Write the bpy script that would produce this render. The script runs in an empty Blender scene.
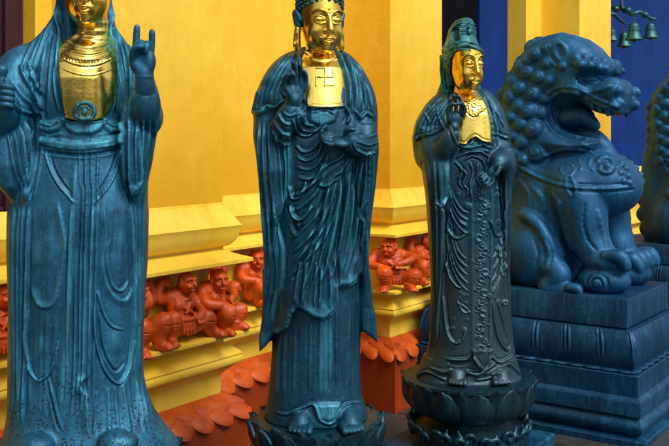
import bpy, math, random
import numpy as np
from mathutils import Vector
random.seed(7); RNG = np.random.RandomState(7)
rad = math.radians
# ------------------------------------------------------------------ camera
SC = bpy.context.scene
COL = SC.collection
F = 930.0; PX0 = 334.5; HY = 140.0; EYE = 1.61          # lens and eye height recovered from the vanishing lines
cam = bpy.data.cameras.new('camera'); cam.sensor_width = 36; cam.lens = 36*F/669
cam.shift_y = -(223-HY)/669; cam.clip_start = 0.05; cam.clip_end = 500
co = bpy.data.objects.new('camera', cam); COL.objects.link(co)
co.location = (0, 0, EYE); co.rotation_euler = (rad(90), 0, 0); SC.camera = co
# ------------------------------------------------------------------ sky, sun, exposure
SUN_AZ, SUN_EL = 141.0, 50.0         # degrees clockwise from +Y, elevation
w = bpy.data.worlds.new('World'); SC.world = w; w.use_nodes = True
nt = w.node_tree; bg = nt.nodes['Background']
sky = nt.nodes.new('ShaderNodeTexSky'); sky.sky_type = 'NISHITA'; sky.sun_disc = False
sky.sun_elevation = rad(SUN_EL); sky.sun_rotation = rad(SUN_AZ)
sky.air_density = 1.2; sky.dust_density = 4.0; sky.ozone_density = 1.0
hs = nt.nodes.new('ShaderNodeHueSaturation'); hs.inputs['Saturation'].default_value = .35      # thin overcast: the blue is washed out
nt.links.new(sky.outputs[0], hs.inputs['Color']); nt.links.new(hs.outputs[0], bg.inputs[0]); bg.inputs[1].default_value = 0.125
sl = bpy.data.lights.new('sun', 'SUN'); sl.energy = 1.9; sl.angle = rad(24); sl.color = (1, .95, .86)
so = bpy.data.objects.new('sun', sl); COL.objects.link(so)
sd = Vector((math.sin(rad(SUN_AZ))*math.cos(rad(SUN_EL)), math.cos(rad(SUN_AZ))*math.cos(rad(SUN_EL)), math.sin(rad(SUN_EL))))
so.rotation_euler = sd.to_track_quat('Z', 'Y').to_euler()
so.location = sd*20
SC.view_settings.view_transform = 'Standard'; SC.view_settings.look = 'None'
SC.view_settings.exposure = 0.3; SC.view_settings.gamma = 1
SC.view_settings.use_curve_mapping = False

# ------------------------------------------------------------------ geometry of the place
NX, NY = .813, -.582        # direction the facade faces
DX, DY = .582, .813         # direction the facade runs
def UT(u, t, z=0): return (u*NX+t*DX, u*NY+t*DY, z)
def P(px, py, Y): return np.array([(px-PX0)/F*Y, Y, EYE-(py-HY)/F*Y])
def wall_t(px, u):
    a = (px-PX0)/F; Y = u/(NX*a+NY); return Y*(DX*a+DY)

# ------------------------------------------------------------------ object helpers
def tag(o, label=None, cat=None, group=None, kind=None):
    if label: o['label'] = label
    if cat: o['category'] = cat
    if group: o['group'] = group
    if kind: o['kind'] = kind
    return o
def empty(name, loc, rz=0, label=None, cat=None, group=None):
    o = bpy.data.objects.new(name, None); COL.objects.link(o); o.empty_display_size = .1
    o.location = loc; o.rotation_euler = (0, 0, rz); return tag(o, label, cat, group)
def wloc(o):
    v = Vector(o.location)
    while o.parent: o = o.parent; v += Vector(o.location)
    return v
def mesh_obj(name, V, Fc, mat, parent=None, smooth=True, world=True, wear=None):
    """V (n,3); Fc (m,4) array or list of faces"""
    me = bpy.data.meshes.new(name)
    V = np.asarray(V, dtype=np.float64)
    if parent is not None and world: V = V-np.array(wloc(parent))
    if isinstance(Fc, np.ndarray):
        me.vertices.add(len(V)); me.vertices.foreach_set('co', V.astype(np.float32).ravel())
        k = Fc.shape[1]
        me.loops.add(Fc.size); me.loops.foreach_set('vertex_index', Fc.astype(np.int32).ravel())
        me.polygons.add(len(Fc))
        me.polygons.foreach_set('loop_start', np.arange(0, Fc.size, k, dtype=np.int32))
        me.polygons.foreach_set('loop_total', np.full(len(Fc), k, dtype=np.int32))
        me.update(calc_edges=True); me.validate()
    else:
        me.from_pydata([tuple(v) for v in V], [], [tuple(f) for f in Fc]); me.validate()
    if wear is not None and len(wear) == len(me.vertices):
        at = me.attributes.new('wear', 'FLOAT', 'POINT'); at.data.foreach_set('value', wear.astype(np.float32))
    me.polygons.foreach_set('use_smooth', np.full(len(me.polygons), bool(smooth)))
    if mat: me.materials.append(mat)
    o = bpy.data.objects.new(name, me); COL.objects.link(o)
    if parent is not None: o.parent = parent
    return o
class MB:
    """collects plain polygons in world (or local) space"""
    def __init__(s): s.v = []; s.f = []
    def quad(s, *p):
        b = len(s.v); s.v += [tuple(q) for q in p]; s.f.append(tuple(range(b, b+len(p))))
    def grid(s, G, close=False):
        G = np.asarray(G); n, m = G.shape[:2]; b = len(s.v)
        s.v += [tuple(p) for p in G.reshape(-1, 3)]
        for i in range(n-1):
            for j in range(m-1 if not close else m):
                j2 = (j+1) % m
                s.f.append((b+i*m+j, b+i*m+j2, b+(i+1)*m+j2, b+(i+1)*m+j))
    def box(s, c, sx, sy, sz, ax=(1, 0), bev=0):
        """box centred c, axes: ax in plan, its left normal, z"""
        ax = np.array([ax[0], ax[1], 0.]); ay = np.array([-ax[1], ax[0], 0.]); az = np.array([0, 0, 1.]); c = np.array(c)
        b = len(s.v)
        for dz in (-1, 1):
            for dy in (-1, 1):
                for dx in (-1, 1):
                    s.v.append(tuple(c+ax*dx*sx/2+ay*dy*sy/2+az*dz*sz/2))
        for f in ((0, 2, 3, 1), (4, 5, 7, 6), (0, 1, 5, 4), (2, 6, 7, 3), (0, 4, 6, 2), (1, 3, 7, 5)):
            s.f.append(tuple(b+i for i in f))
    def build(s, name, mat, parent=None, smooth=False, world=True): return mesh_obj(name, s.v, s.f, mat, parent, smooth, world)
def bevel(o, wd=.004, seg=2):
    m = o.modifiers.new('bevel', 'BEVEL'); m.width = wd; m.segments = seg; m.limit_method = 'ANGLE'; m.angle_limit = rad(40); return o

# ------------------------------------------------------------------ sculpting: implicit volumes -> surface nets
def crom(pts, n=6):
    p = np.array(pts, float)
    if len(p) < 3: return np.array([p[0]+(p[-1]-p[0])*t for t in np.linspace(0, 1, n+1)])
    q = np.vstack([2*p[0]-p[1], p, 2*p[-1]-p[-2]]); out = []
    for i in range(1, len(q)-2):
        for t in np.linspace(0, 1, n, endpoint=False):
            a, b, c, d = q[i-1], q[i], q[i+1], q[i+2]
            out.append(.5*((2*b)+(-a+c)*t+(2*a-5*b+4*c-d)*t*t+(-a+3*b-3*c+d)*t**3))
    out.append(p[-1]); return np.array(out)
def rotm(yaw=0, pitch=0, roll=0):
    y, p, r = rad(yaw), rad(pitch), rad(roll)
    Rz = np.array([[math.cos(y), -math.sin(y), 0], [math.sin(y), math.cos(y), 0], [0, 0, 1]])
    Rx = np.array([[1, 0, 0], [0, math.cos(p), -math.sin(p)], [0, math.sin(p), math.cos(p)]])
    Ry = np.array([[math.cos(r), 0, math.sin(r)], [0, 1, 0], [-math.sin(r), 0, math.cos(r)]])
    return Rz@Rx@Ry
class Cap:
    def __init__(s, a, b, ra, rb=None):
        s.a = np.array(a, float); s.b = np.array(b, float); s.ra = ra; s.rb = ra if rb is None else rb
        r = max(s.ra, s.rb); s.lo = np.minimum(s.a, s.b)-r; s.hi = np.maximum(s.a, s.b)+r
    def __call__(s, x, y, z):
        ba = s.b-s.a; L = float(ba@ba)+1e-12
        t = np.clip(((x-s.a[0])*ba[0]+(y-s.a[1])*ba[1]+(z-s.a[2])*ba[2])/L, 0, 1)
        return np.sqrt((x-s.a[0]-t*ba[0])**2+(y-s.a[1]-t*ba[1])**2+(z-s.a[2]-t*ba[2])**2)-(s.ra+(s.rb-s.ra)*t)
class Ell:
    def __init__(s, c, r, R=None):
        s.c = np.array(c, float); s.r = np.array(r, float) if np.ndim(r) else np.array([r, r, r], float); s.R = R
        m = max(s.r) if R is not None else s.r
        s.lo = s.c-m; s.hi = s.c+m
    def __call__(s, x, y, z):
        x = x-s.c[0]; y = y-s.c[1]; z = z-s.c[2]
        if s.R is not None:
            R = s.R.T
            x, y, z = R[0, 0]*x+R[0, 1]*y+R[0, 2]*z, R[1, 0]*x+R[1, 1]*y+R[1, 2]*z, R[2, 0]*x+R[2, 1]*y+R[2, 2]*z
        a, b, c = s.r
        k0 = np.sqrt((x/a)**2+(y/b)**2+(z/c)**2); k1 = np.sqrt((x/a**2)**2+(y/b**2)**2+(z/c**2)**2)+1e-9
        return k0*(k0-1)/k1
class Torus:
    def __init__(s, c, R0, r, nrm=(0, 0, 1), arc=None):
        s.c = np.array(c, float); s.R0 = R0; s.r = r; n = np.array(nrm, float); s.n = n/np.linalg.norm(n)
        s.lo = s.c-R0-r; s.hi = s.c+R0+r
    def __call__(s, x, y, z):
        x = x-s.c[0]; y = y-s.c[1]; z = z-s.c[2]; h = x*s.n[0]+y*s.n[1]+z*s.n[2]
        q = np.sqrt(np.maximum(x*x+y*y+z*z-h*h, 0))-s.R0
        return np.sqrt(q*q+h*h)-s.r
class Col:
    """upright body: rows (z, xl, xr, yc, front half depth, back half depth)"""
    def __init__(s, rows, n=2.2, inflate=0):
        r = sorted([tuple(q) for q in rows]); r = np.array(r, float)
        zz = np.linspace(r[0, 0], r[-1, 0], 160)
        # smooth interpolation
        out = []
        for j in range(1, 6):
            v = np.interp(zz, r[:, 0], r[:, j]); k = np.ones(5)/5; vp = np.pad(v, 2, mode='edge'); out.append(np.convolve(vp, k, 'valid'))
        s.zz = zz; s.xl, s.xr, s.yc, s.hf, s.hb = out; s.n = n; s.inf = inflate
        s.lo = np.array([s.xl.min(), (s.yc-s.hf).min(), zz[0]])-inflate-.01; s.hi = np.array([s.xr.max(), (s.yc+s.hb).max(), zz[-1]])+inflate+.01
    def __call__(s, x, y, z):
        f = lambda a: np.interp(z.ravel(), s.zz, a).reshape(z.shape).astype(np.float32)
        xl, xr, yc, hf, hb = f(s.xl), f(s.xr), f(s.yc), f(s.hf), f(s.hb)
        cx = (xl+xr)/2; rx = np.maximum((xr-xl)/2, .004); dy = y-yc
        ry = np.where(dy < 0, hf, hb)
        q = (np.abs((x-cx)/rx)**s.n+np.abs(dy/ry)**s.n)**(1/s.n)
        d = (q-1)*np.minimum(rx, ry)-s.inf
        return np.maximum(d, np.maximum(z-s.zz[-1]-s.inf, s.zz[0]-z-s.inf))
def polysd(px, py, poly):
    poly = np.array(poly, float); d = np.full(px.shape, 1e9, np.float32); sgn = np.ones(px.shape, bool)
    n = len(poly)
    for i in range(n):
        a = poly[i]; b = poly[i-1]; e = b-a; wx = px-a[0]; wy = py-a[1]
        t = np.clip((wx*e[0]+wy*e[1])/(e@e+1e-9), 0, 1)
        d = np.minimum(d, (wx-e[0]*t)**2+(wy-e[1]*t)**2)
        c1 = py >= a[1]; c2 = py < b[1]; c3 = e[0]*wy > e[1]*wx
        flip = (c1 & c2 & c3) | (~c1 & ~c2 & ~c3)
        sgn = sgn ^ flip
    return np.sqrt(d)*np.where(sgn, 1, -1)
class PolyPx:
    """prism whose outline is drawn in photo coordinates at depth Y, between two depths"""
    def __init__(s, poly, Y, y0, y1, rnd=.0):
        s.poly = np.array(poly, float); s.Y = Y; s.y0 = y0; s.y1 = y1; s.rnd = rnd; s.k = Y/F
        q = np.array([P(a, b, Y) for a, b in poly])
        s.lo = np.array([q[:, 0].min()-.02, y0, q[:, 2].min()-.02]); s.hi = np.array([q[:, 0].max()+.02, y1, q[:, 2].max()+.02])
    def __call__(s, x, y, z):
        px = PX0+F*x/y; py = HY-F*(z-EYE)/y
        px, py = np.broadcast_arrays(px, py)
        d = polysd(px, py, s.poly)*s.k+s.rnd
        e = np.abs(y-(s.y0+s.y1)/2)-(s.y1-s.y0)/2+s.rnd
        return np.sqrt(np.maximum(d, 0)**2+np.maximum(e, 0)**2)+np.minimum(np.maximum(d, e), 0)-s.rnd
class Prism:
    """outline in local x/z, thickness along y, edges rounded off over radius R"""
    def __init__(s, poly, hw, R=.03, yc=0, hwf=None):
        s.hwf = hwf
        s.poly = np.array(poly, float); s.hw = hw; s.R = R; s.yc = yc
        s.lo = np.array([s.poly[:, 0].min(), yc-hw, s.poly[:, 1].min()]); s.hi = np.array([s.poly[:, 0].max(), yc+hw, s.poly[:, 1].max()])
    def __call__(s, x, y, z):
        X, Z = np.broadcast_arrays(x, z); d2 = polysd(X[:, :1, :], Z[:, :1, :], s.poly)+s.R
        e = np.abs(y-s.yc)-(s.hwf(X[:, :1, :]) if s.hwf else s.hw)+s.R
        return np.sqrt(np.maximum(d2, 0)**2+np.maximum(e, 0)**2)+np.minimum(np.maximum(d2, e), 0)-s.R
class Inter:
    def __init__(s, *f): s.f = f; s.lo = np.max([g.lo for g in f], axis=0); s.hi = np.min([g.hi for g in f], axis=0)
    def __call__(s, x, y, z):
        d = s.f[0](x, y, z)
        for g in s.f[1:]: d = np.maximum(d, g(x, y, z))
        return d
class Vol:
    def __init__(s, lo, hi, h):
        s.lo = np.array(lo, float); s.h = h; s.n = np.ceil((np.array(hi)-s.lo)/h).astype(int)+1
        s.d = np.full(s.n, .15, np.float32)
    def _reg(s, f, k):
        pad = abs(k)+3*s.h
        a = np.clip(np.floor((f.lo-pad-s.lo)/s.h).astype(int), 0, s.n); b = np.clip(np.ceil((f.hi+pad-s.lo)/s.h).astype(int)+1, 0, s.n)
        if np.any(b-a < 1): return None
        ax = [(s.lo[i]+np.arange(a[i], b[i])*s.h).astype(np.float32) for i in range(3)]
        return (slice(a[0], b[0]), slice(a[1], b[1]), slice(a[2], b[2])), ax[0][:, None, None], ax[1][None, :, None], ax[2][None, None, :]
    def add(s, f, k=.008):
        r = s._reg(f, k)
        if r is None: return s
        sl_, x, y, z = r; b = f(x, y, z).astype(np.float32); a = s.d[sl_]
        h = np.maximum(k-np.abs(a-b), 0); s.d[sl_] = np.minimum(a, b)-h*h/(4*k+1e-9); return s
    def cut(s, f, k=.004):
        r = s._reg(f, k)
        if r is None: return s
        sl_, x, y, z = r; b = -f(x, y, z).astype(np.float32); a = s.d[sl_]
        h = np.maximum(k-np.abs(a-b), 0); s.d[sl_] = np.maximum(a, b)+h*h/(4*k+1e-9); return s
    def tube(s, pts, r, k=.006, n=5, cut=False):
        pts = np.array(pts, float); rr = np.full(len(pts), r, float) if np.ndim(r) == 0 else np.array(r, float)
        q = crom(np.column_stack([pts, rr]), n)
        for i in range(len(q)-1):
            c = Cap(q[i, :3], q[i+1, :3], max(q[i, 3], .0005), max(q[i+1, 3], .0005))
            (s.cut if cut else s.add)(c, k)
        return s
    def surf(s, px, py, Y0, Y1, off=0):
        """first surface met along the line of sight of photo point px,py"""
        ys = np.arange(Y0, Y1, s.h*.5); pts = np.array([P(px, py, y) for y in ys])
        g = (pts-s.lo)/s.h; i = np.round(g).astype(int)
        ok = np.all((i >= 0) & (i < s.n), axis=1); v = np.full(len(ys), .1); ii = i[ok]; v[ok] = s.d[ii[:, 0], ii[:, 1], ii[:, 2]]
        w_ = np.where(v < 0)[0]
        y = ys[w_[0]] if len(w_) else (Y0+Y1)/2
        return P(px, py, y-off)
    def on(s, pts, r, Y0, Y1, off=0, k=.003, n=4, cut=False):
        q = crom(pts, n); p3 = [s.surf(a, b, Y0, Y1, off) for a, b in q]
        src = s
        for i in range(len(p3)-1):
            c = Cap(p3[i], p3[i+1], r); (src.cut if cut else src.add)(c, k)
        return s
    def mesh(s):
        d = s.d; lo = s.lo; h = s.h; I = d < 0
        nx, ny, nz = d.shape
        cnt = np.zeros((nx-1, ny-1, nz-1), np.int8)
        for a in (0, 1):
            for b in (0, 1):
                for c in (0, 1): cnt += I[a:nx-1+a, b:ny-1+b, c:nz-1+c]
        act = (cnt > 0) & (cnt < 8); ci = np.argwhere(act)
        idx = np.full(act.shape, -1, np.int32); idx[act] = np.arange(len(ci))
        acc = np.zeros((len(ci), 3)); num = np.zeros(len(ci))
        cor = [(a, b, c) for a in (0, 1) for b in (0, 1) for c in (0, 1)]
        for p in cor:
            for ax in range(3):
                if p[ax]: continue
                q = list(p); q[ax] = 1
                da = d[ci[:, 0]+p[0], ci[:, 1]+p[1], ci[:, 2]+p[2]]; db = d[ci[:, 0]+q[0], ci[:, 1]+q[1], ci[:, 2]+q[2]]
                m = (da < 0) != (db < 0); t = np.where(m, da/np.where(m, da-db, 1), 0)
                v = np.zeros((len(ci), 3)); v[:] = p; v[:, ax] = t
                acc[m] += v[m]; num += m
        V = lo+h*(ci+acc/np.maximum(num, 1)[:, None])
        Fs = []
        for ax in range(3):
            o1, o2 = [(1, 2), (2, 0), (0, 1)][ax]
            sa = [slice(None)]*3; sb = [slice(None)]*3
            sa[ax] = slice(0, -1); sb[ax] = slice(1, None)
            ch = I[tuple(sa)] != I[tuple(sb)]
            for o in (o1, o2):
                sl3 = [slice(None)]*3; sl3[o] = slice(0, 1); ch[tuple(sl3)] = False; sl3[o] = slice(-1, None); ch[tuple(sl3)] = False
            e = np.argwhere(ch); ins = I[e[:, 0], e[:, 1], e[:, 2]]
            def cell(u1, u2):
                c = e.copy(); c[:, o1] -= u1; c[:, o2] -= u2; return idx[c[:, 0], c[:, 1], c[:, 2]]
            q = np.stack([cell(1, 1), cell(0, 1), cell(0, 0), cell(1, 0)], 1)
            q[~ins] = q[~ins][:, ::-1]; Fs.append(q)
        Fq = np.vstack(Fs); Fq = Fq[np.all(Fq >= 0, axis=1)]
        return V, Fq
def vnormals(V, Fq):
    n = np.cross(V[Fq[:, 2]]-V[Fq[:, 0]], V[Fq[:, 3]]-V[Fq[:, 1]]); N = np.zeros_like(V)
    for j in range(3):
        for k in range(4): N[:, j] += np.bincount(Fq[:, k], n[:, j], len(V))
    return N/(np.linalg.norm(N, axis=1)[:, None]+1e-12)
def relax(V, Fq, it=1, lam=.5):
    for _ in range(it):
        S = np.zeros_like(V); c = np.zeros(len(V))
        for a, b in ((0, 1), (1, 2), (2, 3), (3, 0)):
            for j in range(3):
                S[:, j] += np.bincount(Fq[:, a], V[Fq[:, b], j], len(V))+np.bincount(Fq[:, b], V[Fq[:, a], j], len(V))
            c += np.bincount(Fq[:, a], minlength=len(V))+np.bincount(Fq[:, b], minlength=len(V))
        V = V+(S/np.maximum(c, 1)[:, None]-V)*lam
    return V
def seg_dist(qx, qy, pts):
    """distance to a polyline and the fraction along it"""
    best = np.full(qx.shape, 1e9); fr = np.zeros(qx.shape); sd_ = np.zeros(qx.shape)
    L = np.concatenate([[0], np.cumsum(np.linalg.norm(np.diff(pts, axis=0), axis=1))]); T = L[-1]+1e-9
    for i in range(len(pts)-1):
        a = pts[i]; e = pts[i+1]-a; wx = qx-a[0]; wy = qy-a[1]
        t = np.clip((wx*e[0]+wy*e[1])/(e@e+1e-9), 0, 1); d = np.hypot(wx-e[0]*t, wy-e[1]*t)
        m = d < best; best[m] = d[m]; fr[m] = ((L[i]+t*(L[i+1]-L[i]))/T)[m]; sd_[m] = (e[0]*wy-e[1]*wx)[m]
    return best, fr, sd_
def fam(A, B, n, wd, h, kind='r', jit=.0):
    """family of folds between two guide curves"""
    A = crom(A, 8); B = crom(B, 8)
    ra = np.linspace(0, 1, 24); ia = np.linspace(0, 1, len(A)); ib = np.linspace(0, 1, len(B))
    A = np.column_stack([np.interp(ra, ia, A[:, 0]), np.interp(ra, ia, A[:, 1])]); B = np.column_stack([np.interp(ra, ib, B[:, 0]), np.interp(ra, ib, B[:, 1])])
    out = []
    for i in range(n):
        t = i/(n-1) if n > 1 else .5
        t += RNG.uniform(-jit, jit)/n
        out.append((kind, (A*(1-t)+B*t)[::3], wd*(1+RNG.uniform(-.2, .2)), h*(1+RNG.uniform(-.25, .25))))
    return out
def relief(V, Fq, strokes, wear0=0.):
    """push real folds, hems and ornaments out of a sculpted surface"""
    N = vnormals(V, Fq)
    px = PX0+F*V[:, 0]/V[:, 1]; py = HY-F*(V[:, 2]-EYE)/V[:, 1]
    vd = V-np.array([0, 0, EYE]); vd /= np.linalg.norm(vd, axis=1)[:, None]
    fc = np.clip((-(N*vd).sum(1)-.05)/.35, 0, 1)
    H = np.zeros(len(V)); W = np.full(len(V), wear0)
    for st in strokes:
        kind, pts, wd, h = st[:4]; pts = np.array(pts, float)
        if kind in ('r', 's', 'w') and len(pts) > 2: pts = crom(pts, 4)
        m = (px > pts[:, 0].min()-3*wd-2) & (px < pts[:, 0].max()+3*wd+2) & (py > pts[:, 1].min()-3*wd-2) & (py < pts[:, 1].max()+3*wd+2)
        if not m.any(): continue
        ix = np.where(m)[0]; qx = px[ix]; qy = py[ix]
        if kind == 'r':          # rounded ridge (or groove when h < 0), tapering at both ends
            d, fr, _ = seg_dist(qx, qy, pts); tp = np.clip(np.minimum(fr, 1-fr)/.12, 0, 1)**.6
            H[ix] += (h if wd < 4 else 0)*(np.exp(-(d/(wd*.72))**1.5)+.25*np.exp(-(d/(wd*.35))**2)-.42*np.exp(-((d-wd*1.45)/(wd*.62))**2))*tp + (0 if wd < 4 else h)*np.exp(-(d/wd)**2)*np.sin(np.pi*fr)**1.3
        elif kind == 's':        # one sided step: cloth edge lying over what is left of the curve
            d, fr, sg = seg_dist(qx, qy, pts); tp = np.clip(np.minimum(fr, 1-fr)/.10, 0, 1)
            v = np.where(sg > 0, np.exp(-(d/(wd*3))**2), np.exp(-(d/(wd*.45))**2)); H[ix] += h*v*tp
        elif kind == 'p':        # raised patch with a soft edge
            d = polysd(qx, qy, pts); H[ix] += h*np.clip(.5-d/wd, 0, 1)
        elif kind == 'o':        # small ring / rosette
            c = pts[0]; d = np.abs(np.hypot(qx-c[0], qy-c[1])-pts[1][0]); H[ix] += h*np.exp(-(d/wd)**2)
        elif kind == 'w':        # paler/darker streak: water stains, worn runs, a painted instep highlight
            d, fr, _ = seg_dist(qx, qy, pts); W[ix] += h*np.exp(-(d/wd)**2)*np.sin(np.pi*np.clip(fr*.9+.05,0,1))
    V2 = V+N*(H*fc)[:, None]
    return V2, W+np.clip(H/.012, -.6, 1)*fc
# ------------------------------------------------------------------ materials
def newmat(name):
    m = bpy.data.materials.new(name); m.use_nodes = True; nt = m.node_tree
    return m, nt, nt.nodes['Principled BSDF'], lambda t, **k: mk(nt, t, **k)
def mk(nt, t, **k):
    n = nt.nodes.new('ShaderNode'+t)
    for a, b in k.items():
        if a.startswith('i_'): n.inputs[int(a[2:]) if a[2:].isdigit() else a[2:].replace('_', ' ')].default_value = b
        else: setattr(n, a, b)
    return n
def ramp(nt, src, stops, interp='LINEAR'):
    r = nt.nodes.new('ShaderNodeValToRGB'); r.color_ramp.interpolation = interp; e = r.color_ramp.elements
    while len(e) < len(stops): e.new(.5)
    for i, (p, c) in enumerate(stops):
        e[i].position = p; e[i].color = (*c, 1) if len(c) == 3 else c
    nt.links.new(src, r.inputs[0]); return r.outputs[0]
def noise(nt, scale, detail=6, rough=.6, vec=None, stretch=None, dist=0):
    tc = nt.nodes.new('ShaderNodeTexCoord'); out = tc.outputs['Object']
    if stretch:
        mp = nt.nodes.new('ShaderNodeMapping'); mp.inputs['Scale'].default_value = stretch; nt.links.new(out, mp.inputs[0]); out = mp.outputs[0]
    n = nt.nodes.new('ShaderNodeTexNoise'); n.inputs['Scale'].default_value = scale; n.inputs['Detail'].default_value = detail
    n.inputs['Roughness'].default_value = rough; n.inputs['Distortion'].default_value = dist
    nt.links.new(out, n.inputs['Vector']); return n.outputs['Fac']
def mix(nt, fac, a, b, mode='MIX'):
    m = nt.nodes.new('ShaderNodeMix'); m.data_type = 'RGBA'; m.blend_type = mode
    for s, v in ((0, fac), (6, a), (7, b)):
        if hasattr(v, 'links'): nt.links.new(v, m.inputs[s])
        else: m.inputs[s].default_value = v if s == 0 else (*v, 1)
    return m.outputs[2]
def math_(nt, op, a, b, c=None, clamp=False):
    m = nt.nodes.new('ShaderNodeMath'); m.operation = op; m.use_clamp = clamp
    for i, v in enumerate([a, b] + ([c] if c is not None else [])):
        if hasattr(v, 'links'): nt.links.new(v, m.inputs[i])
        else: m.inputs[i].default_value = v
    return m.outputs[0]
def bump(nt, bs, h, dist=.002, st=1.0, prev=None):
    b = nt.nodes.new('ShaderNodeBump'); b.inputs['Distance'].default_value = dist; b.inputs['Strength'].default_value = st
    nt.links.new(h, b.inputs['Height'])
    if prev: nt.links.new(prev, b.inputs['Normal'])
    nt.links.new(b.outputs[0], bs.inputs['Normal']); return b.outputs[0]
def paint(name, c1, c2, c3, rough=.5, nscale=3, streak=.3, spec=.4, bumpd=.0015, dirt=None, crack=0):
    """brushed wall paint over plaster: blotches, faint runs, grain and hairline pits"""
    m, nt, bs, _ = newmat(name); L = nt.links
    a = ramp(nt, noise(nt, nscale, 8, .65), [(.3, c1), (.62, c2)])
    st = ramp(nt, noise(nt, 5, 5, .7, stretch=(2, 2, .5)), [(.45, (0, 0, 0)), (.75, (1, 1, 1))])
    f = math_(nt, 'MULTIPLY', st, streak)
    c = mix(nt, f, a, c3)
    sp = ramp(nt, noise(nt, 60, 3, .6), [(.69, (0, 0, 0)), (.76, (1, 1, 1))])
    c = mix(nt, math_(nt, 'MULTIPLY', sp, .35), c, c3)
    if dirt:        # splash stains climbing from the ledge, hairline cracks and flaked spots
        sx = nt.nodes.new('ShaderNodeSeparateXYZ'); g = nt.nodes.new('ShaderNodeNewGeometry'); L.new(g.outputs['Position'], sx.inputs[0])
        zz = math_(nt, 'MULTIPLY_ADD', noise(nt, 2.6, 7, .65), -1.5, sx.outputs[2]); mr = nt.nodes.new('ShaderNodeMapRange'); L.new(zz, mr.inputs[0])
        mr.inputs[1].default_value = dirt[0]; mr.inputs[2].default_value = dirt[1]; mr.inputs[3].default_value = 1; mr.inputs[4].default_value = 0
        c = mix(nt, math_(nt, 'MULTIPLY', mr.outputs[0], dirt[2]), c, c3)
    ck = None
    if crack:
        tc = nt.nodes.new('ShaderNodeTexCoord'); mp = mix(nt, .12, tc.outputs['Object'], (0, 0, 0)); nz = nt.nodes.new('ShaderNodeTexNoise'); nz.inputs['Scale'].default_value = 3; L.new(tc.outputs['Object'], nz.inputs['Vector'])
        vm = nt.nodes.new('ShaderNodeVectorMath'); vm.operation = 'MULTIPLY_ADD'; L.new(nz.outputs['Color'], vm.inputs[0]); vm.inputs[1].default_value = (.5, .5, .5); L.new(tc.outputs['Object'], vm.inputs[2])
        vo = nt.nodes.new('ShaderNodeTexVoronoi'); vo.feature = 'DISTANCE_TO_EDGE'; vo.inputs['Scale'].default_value = crack; L.new(vm.outputs[0], vo.inputs['Vector'])
        ln = math_(nt, 'LESS_THAN', vo.outputs['Distance'], .006); ck = math_(nt, 'MULTIPLY', ln, math_(nt, 'GREATER_THAN', noise(nt, 1.7, 4), .55))
        c = mix(nt, math_(nt, 'MULTIPLY', ck, .45), c, (.22, .11, .02))
    L.new(c, bs.inputs['Base Color'])
    r = math_(nt, 'MULTIPLY_ADD', noise(nt, 14, 5), .25, rough-.12); L.new(r, bs.inputs['Roughness'])
    bs.inputs['Specular IOR Level'].default_value = spec
    b1 = bump(nt, bs, noise(nt, 7, 6, .6), .008, .5)
    bump(nt, bs, noise(nt, 90, 5, .65), bumpd, .7, b1)
    return m
M = {}
M['yellow'] = paint('yellow_wall_paint', (.89, .52, .010), (.94, .66, .080), (.68, .33, .003), .55, 1.1, .35, dirt=(.55, 1.75, .85))
M['mould'] = paint('yellow_moulding_paint', (.84, .49, .016), (.90, .62, .080), (.42, .23, .006), .42, 2, .35, .5, .001)
M['tile'] = paint('orange_tile_paint', (.42, .054, .003), (.60, .098, .005), (.20, .022, .004), .48, 6, .8, .4)
M['riser'] = paint('red_base_paint', (.24, .028, .003), (.32, .042, .004), (.10, .012, .003), .5, 4, .4, .4)
M['figure'] = paint('glossy_orange_red_paint', (.50, .050, .003), (.68, .098, .004), (.14, .012, .003), .42, 12, .8, .45, .002)
M['maroon'] = paint('dark_maroon_door_paint', (.028, .006, .016), (.045, .010, .022), (.014, .004, .01), .35, 4, .4, .5, .0005)
M['blue'] = paint('deep_blue_door_paint', (.001, .020, .13), (.001, .032, .20), (.001, .010, .06), .6, 2.5, .4, .12, .0005)
M['black'] = paint('doorway_shade_black', (.003, .004, .006), (.005, .006, .008), (.001, .001, .002), .8, 5, .3, .02)  # doorway shade put into the colour; also coats the wall behind
m, nt, bs, _ = newmat('dark_wet_stone'); M['ground'] = m
c = ramp(nt, noise(nt, 4, 8, .7), [(.3, (.022, .026, .027)), (.7, (.055, .060, .058))]); nt.links.new(c, bs.inputs['Base Color'])
nt.links.new(math_(nt, 'MULTIPLY_ADD', noise(nt, 3, 5), .6, .15), bs.inputs['Roughness']); bump(nt, bs, noise(nt, 40, 8, .7), .004, .6)

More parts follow.
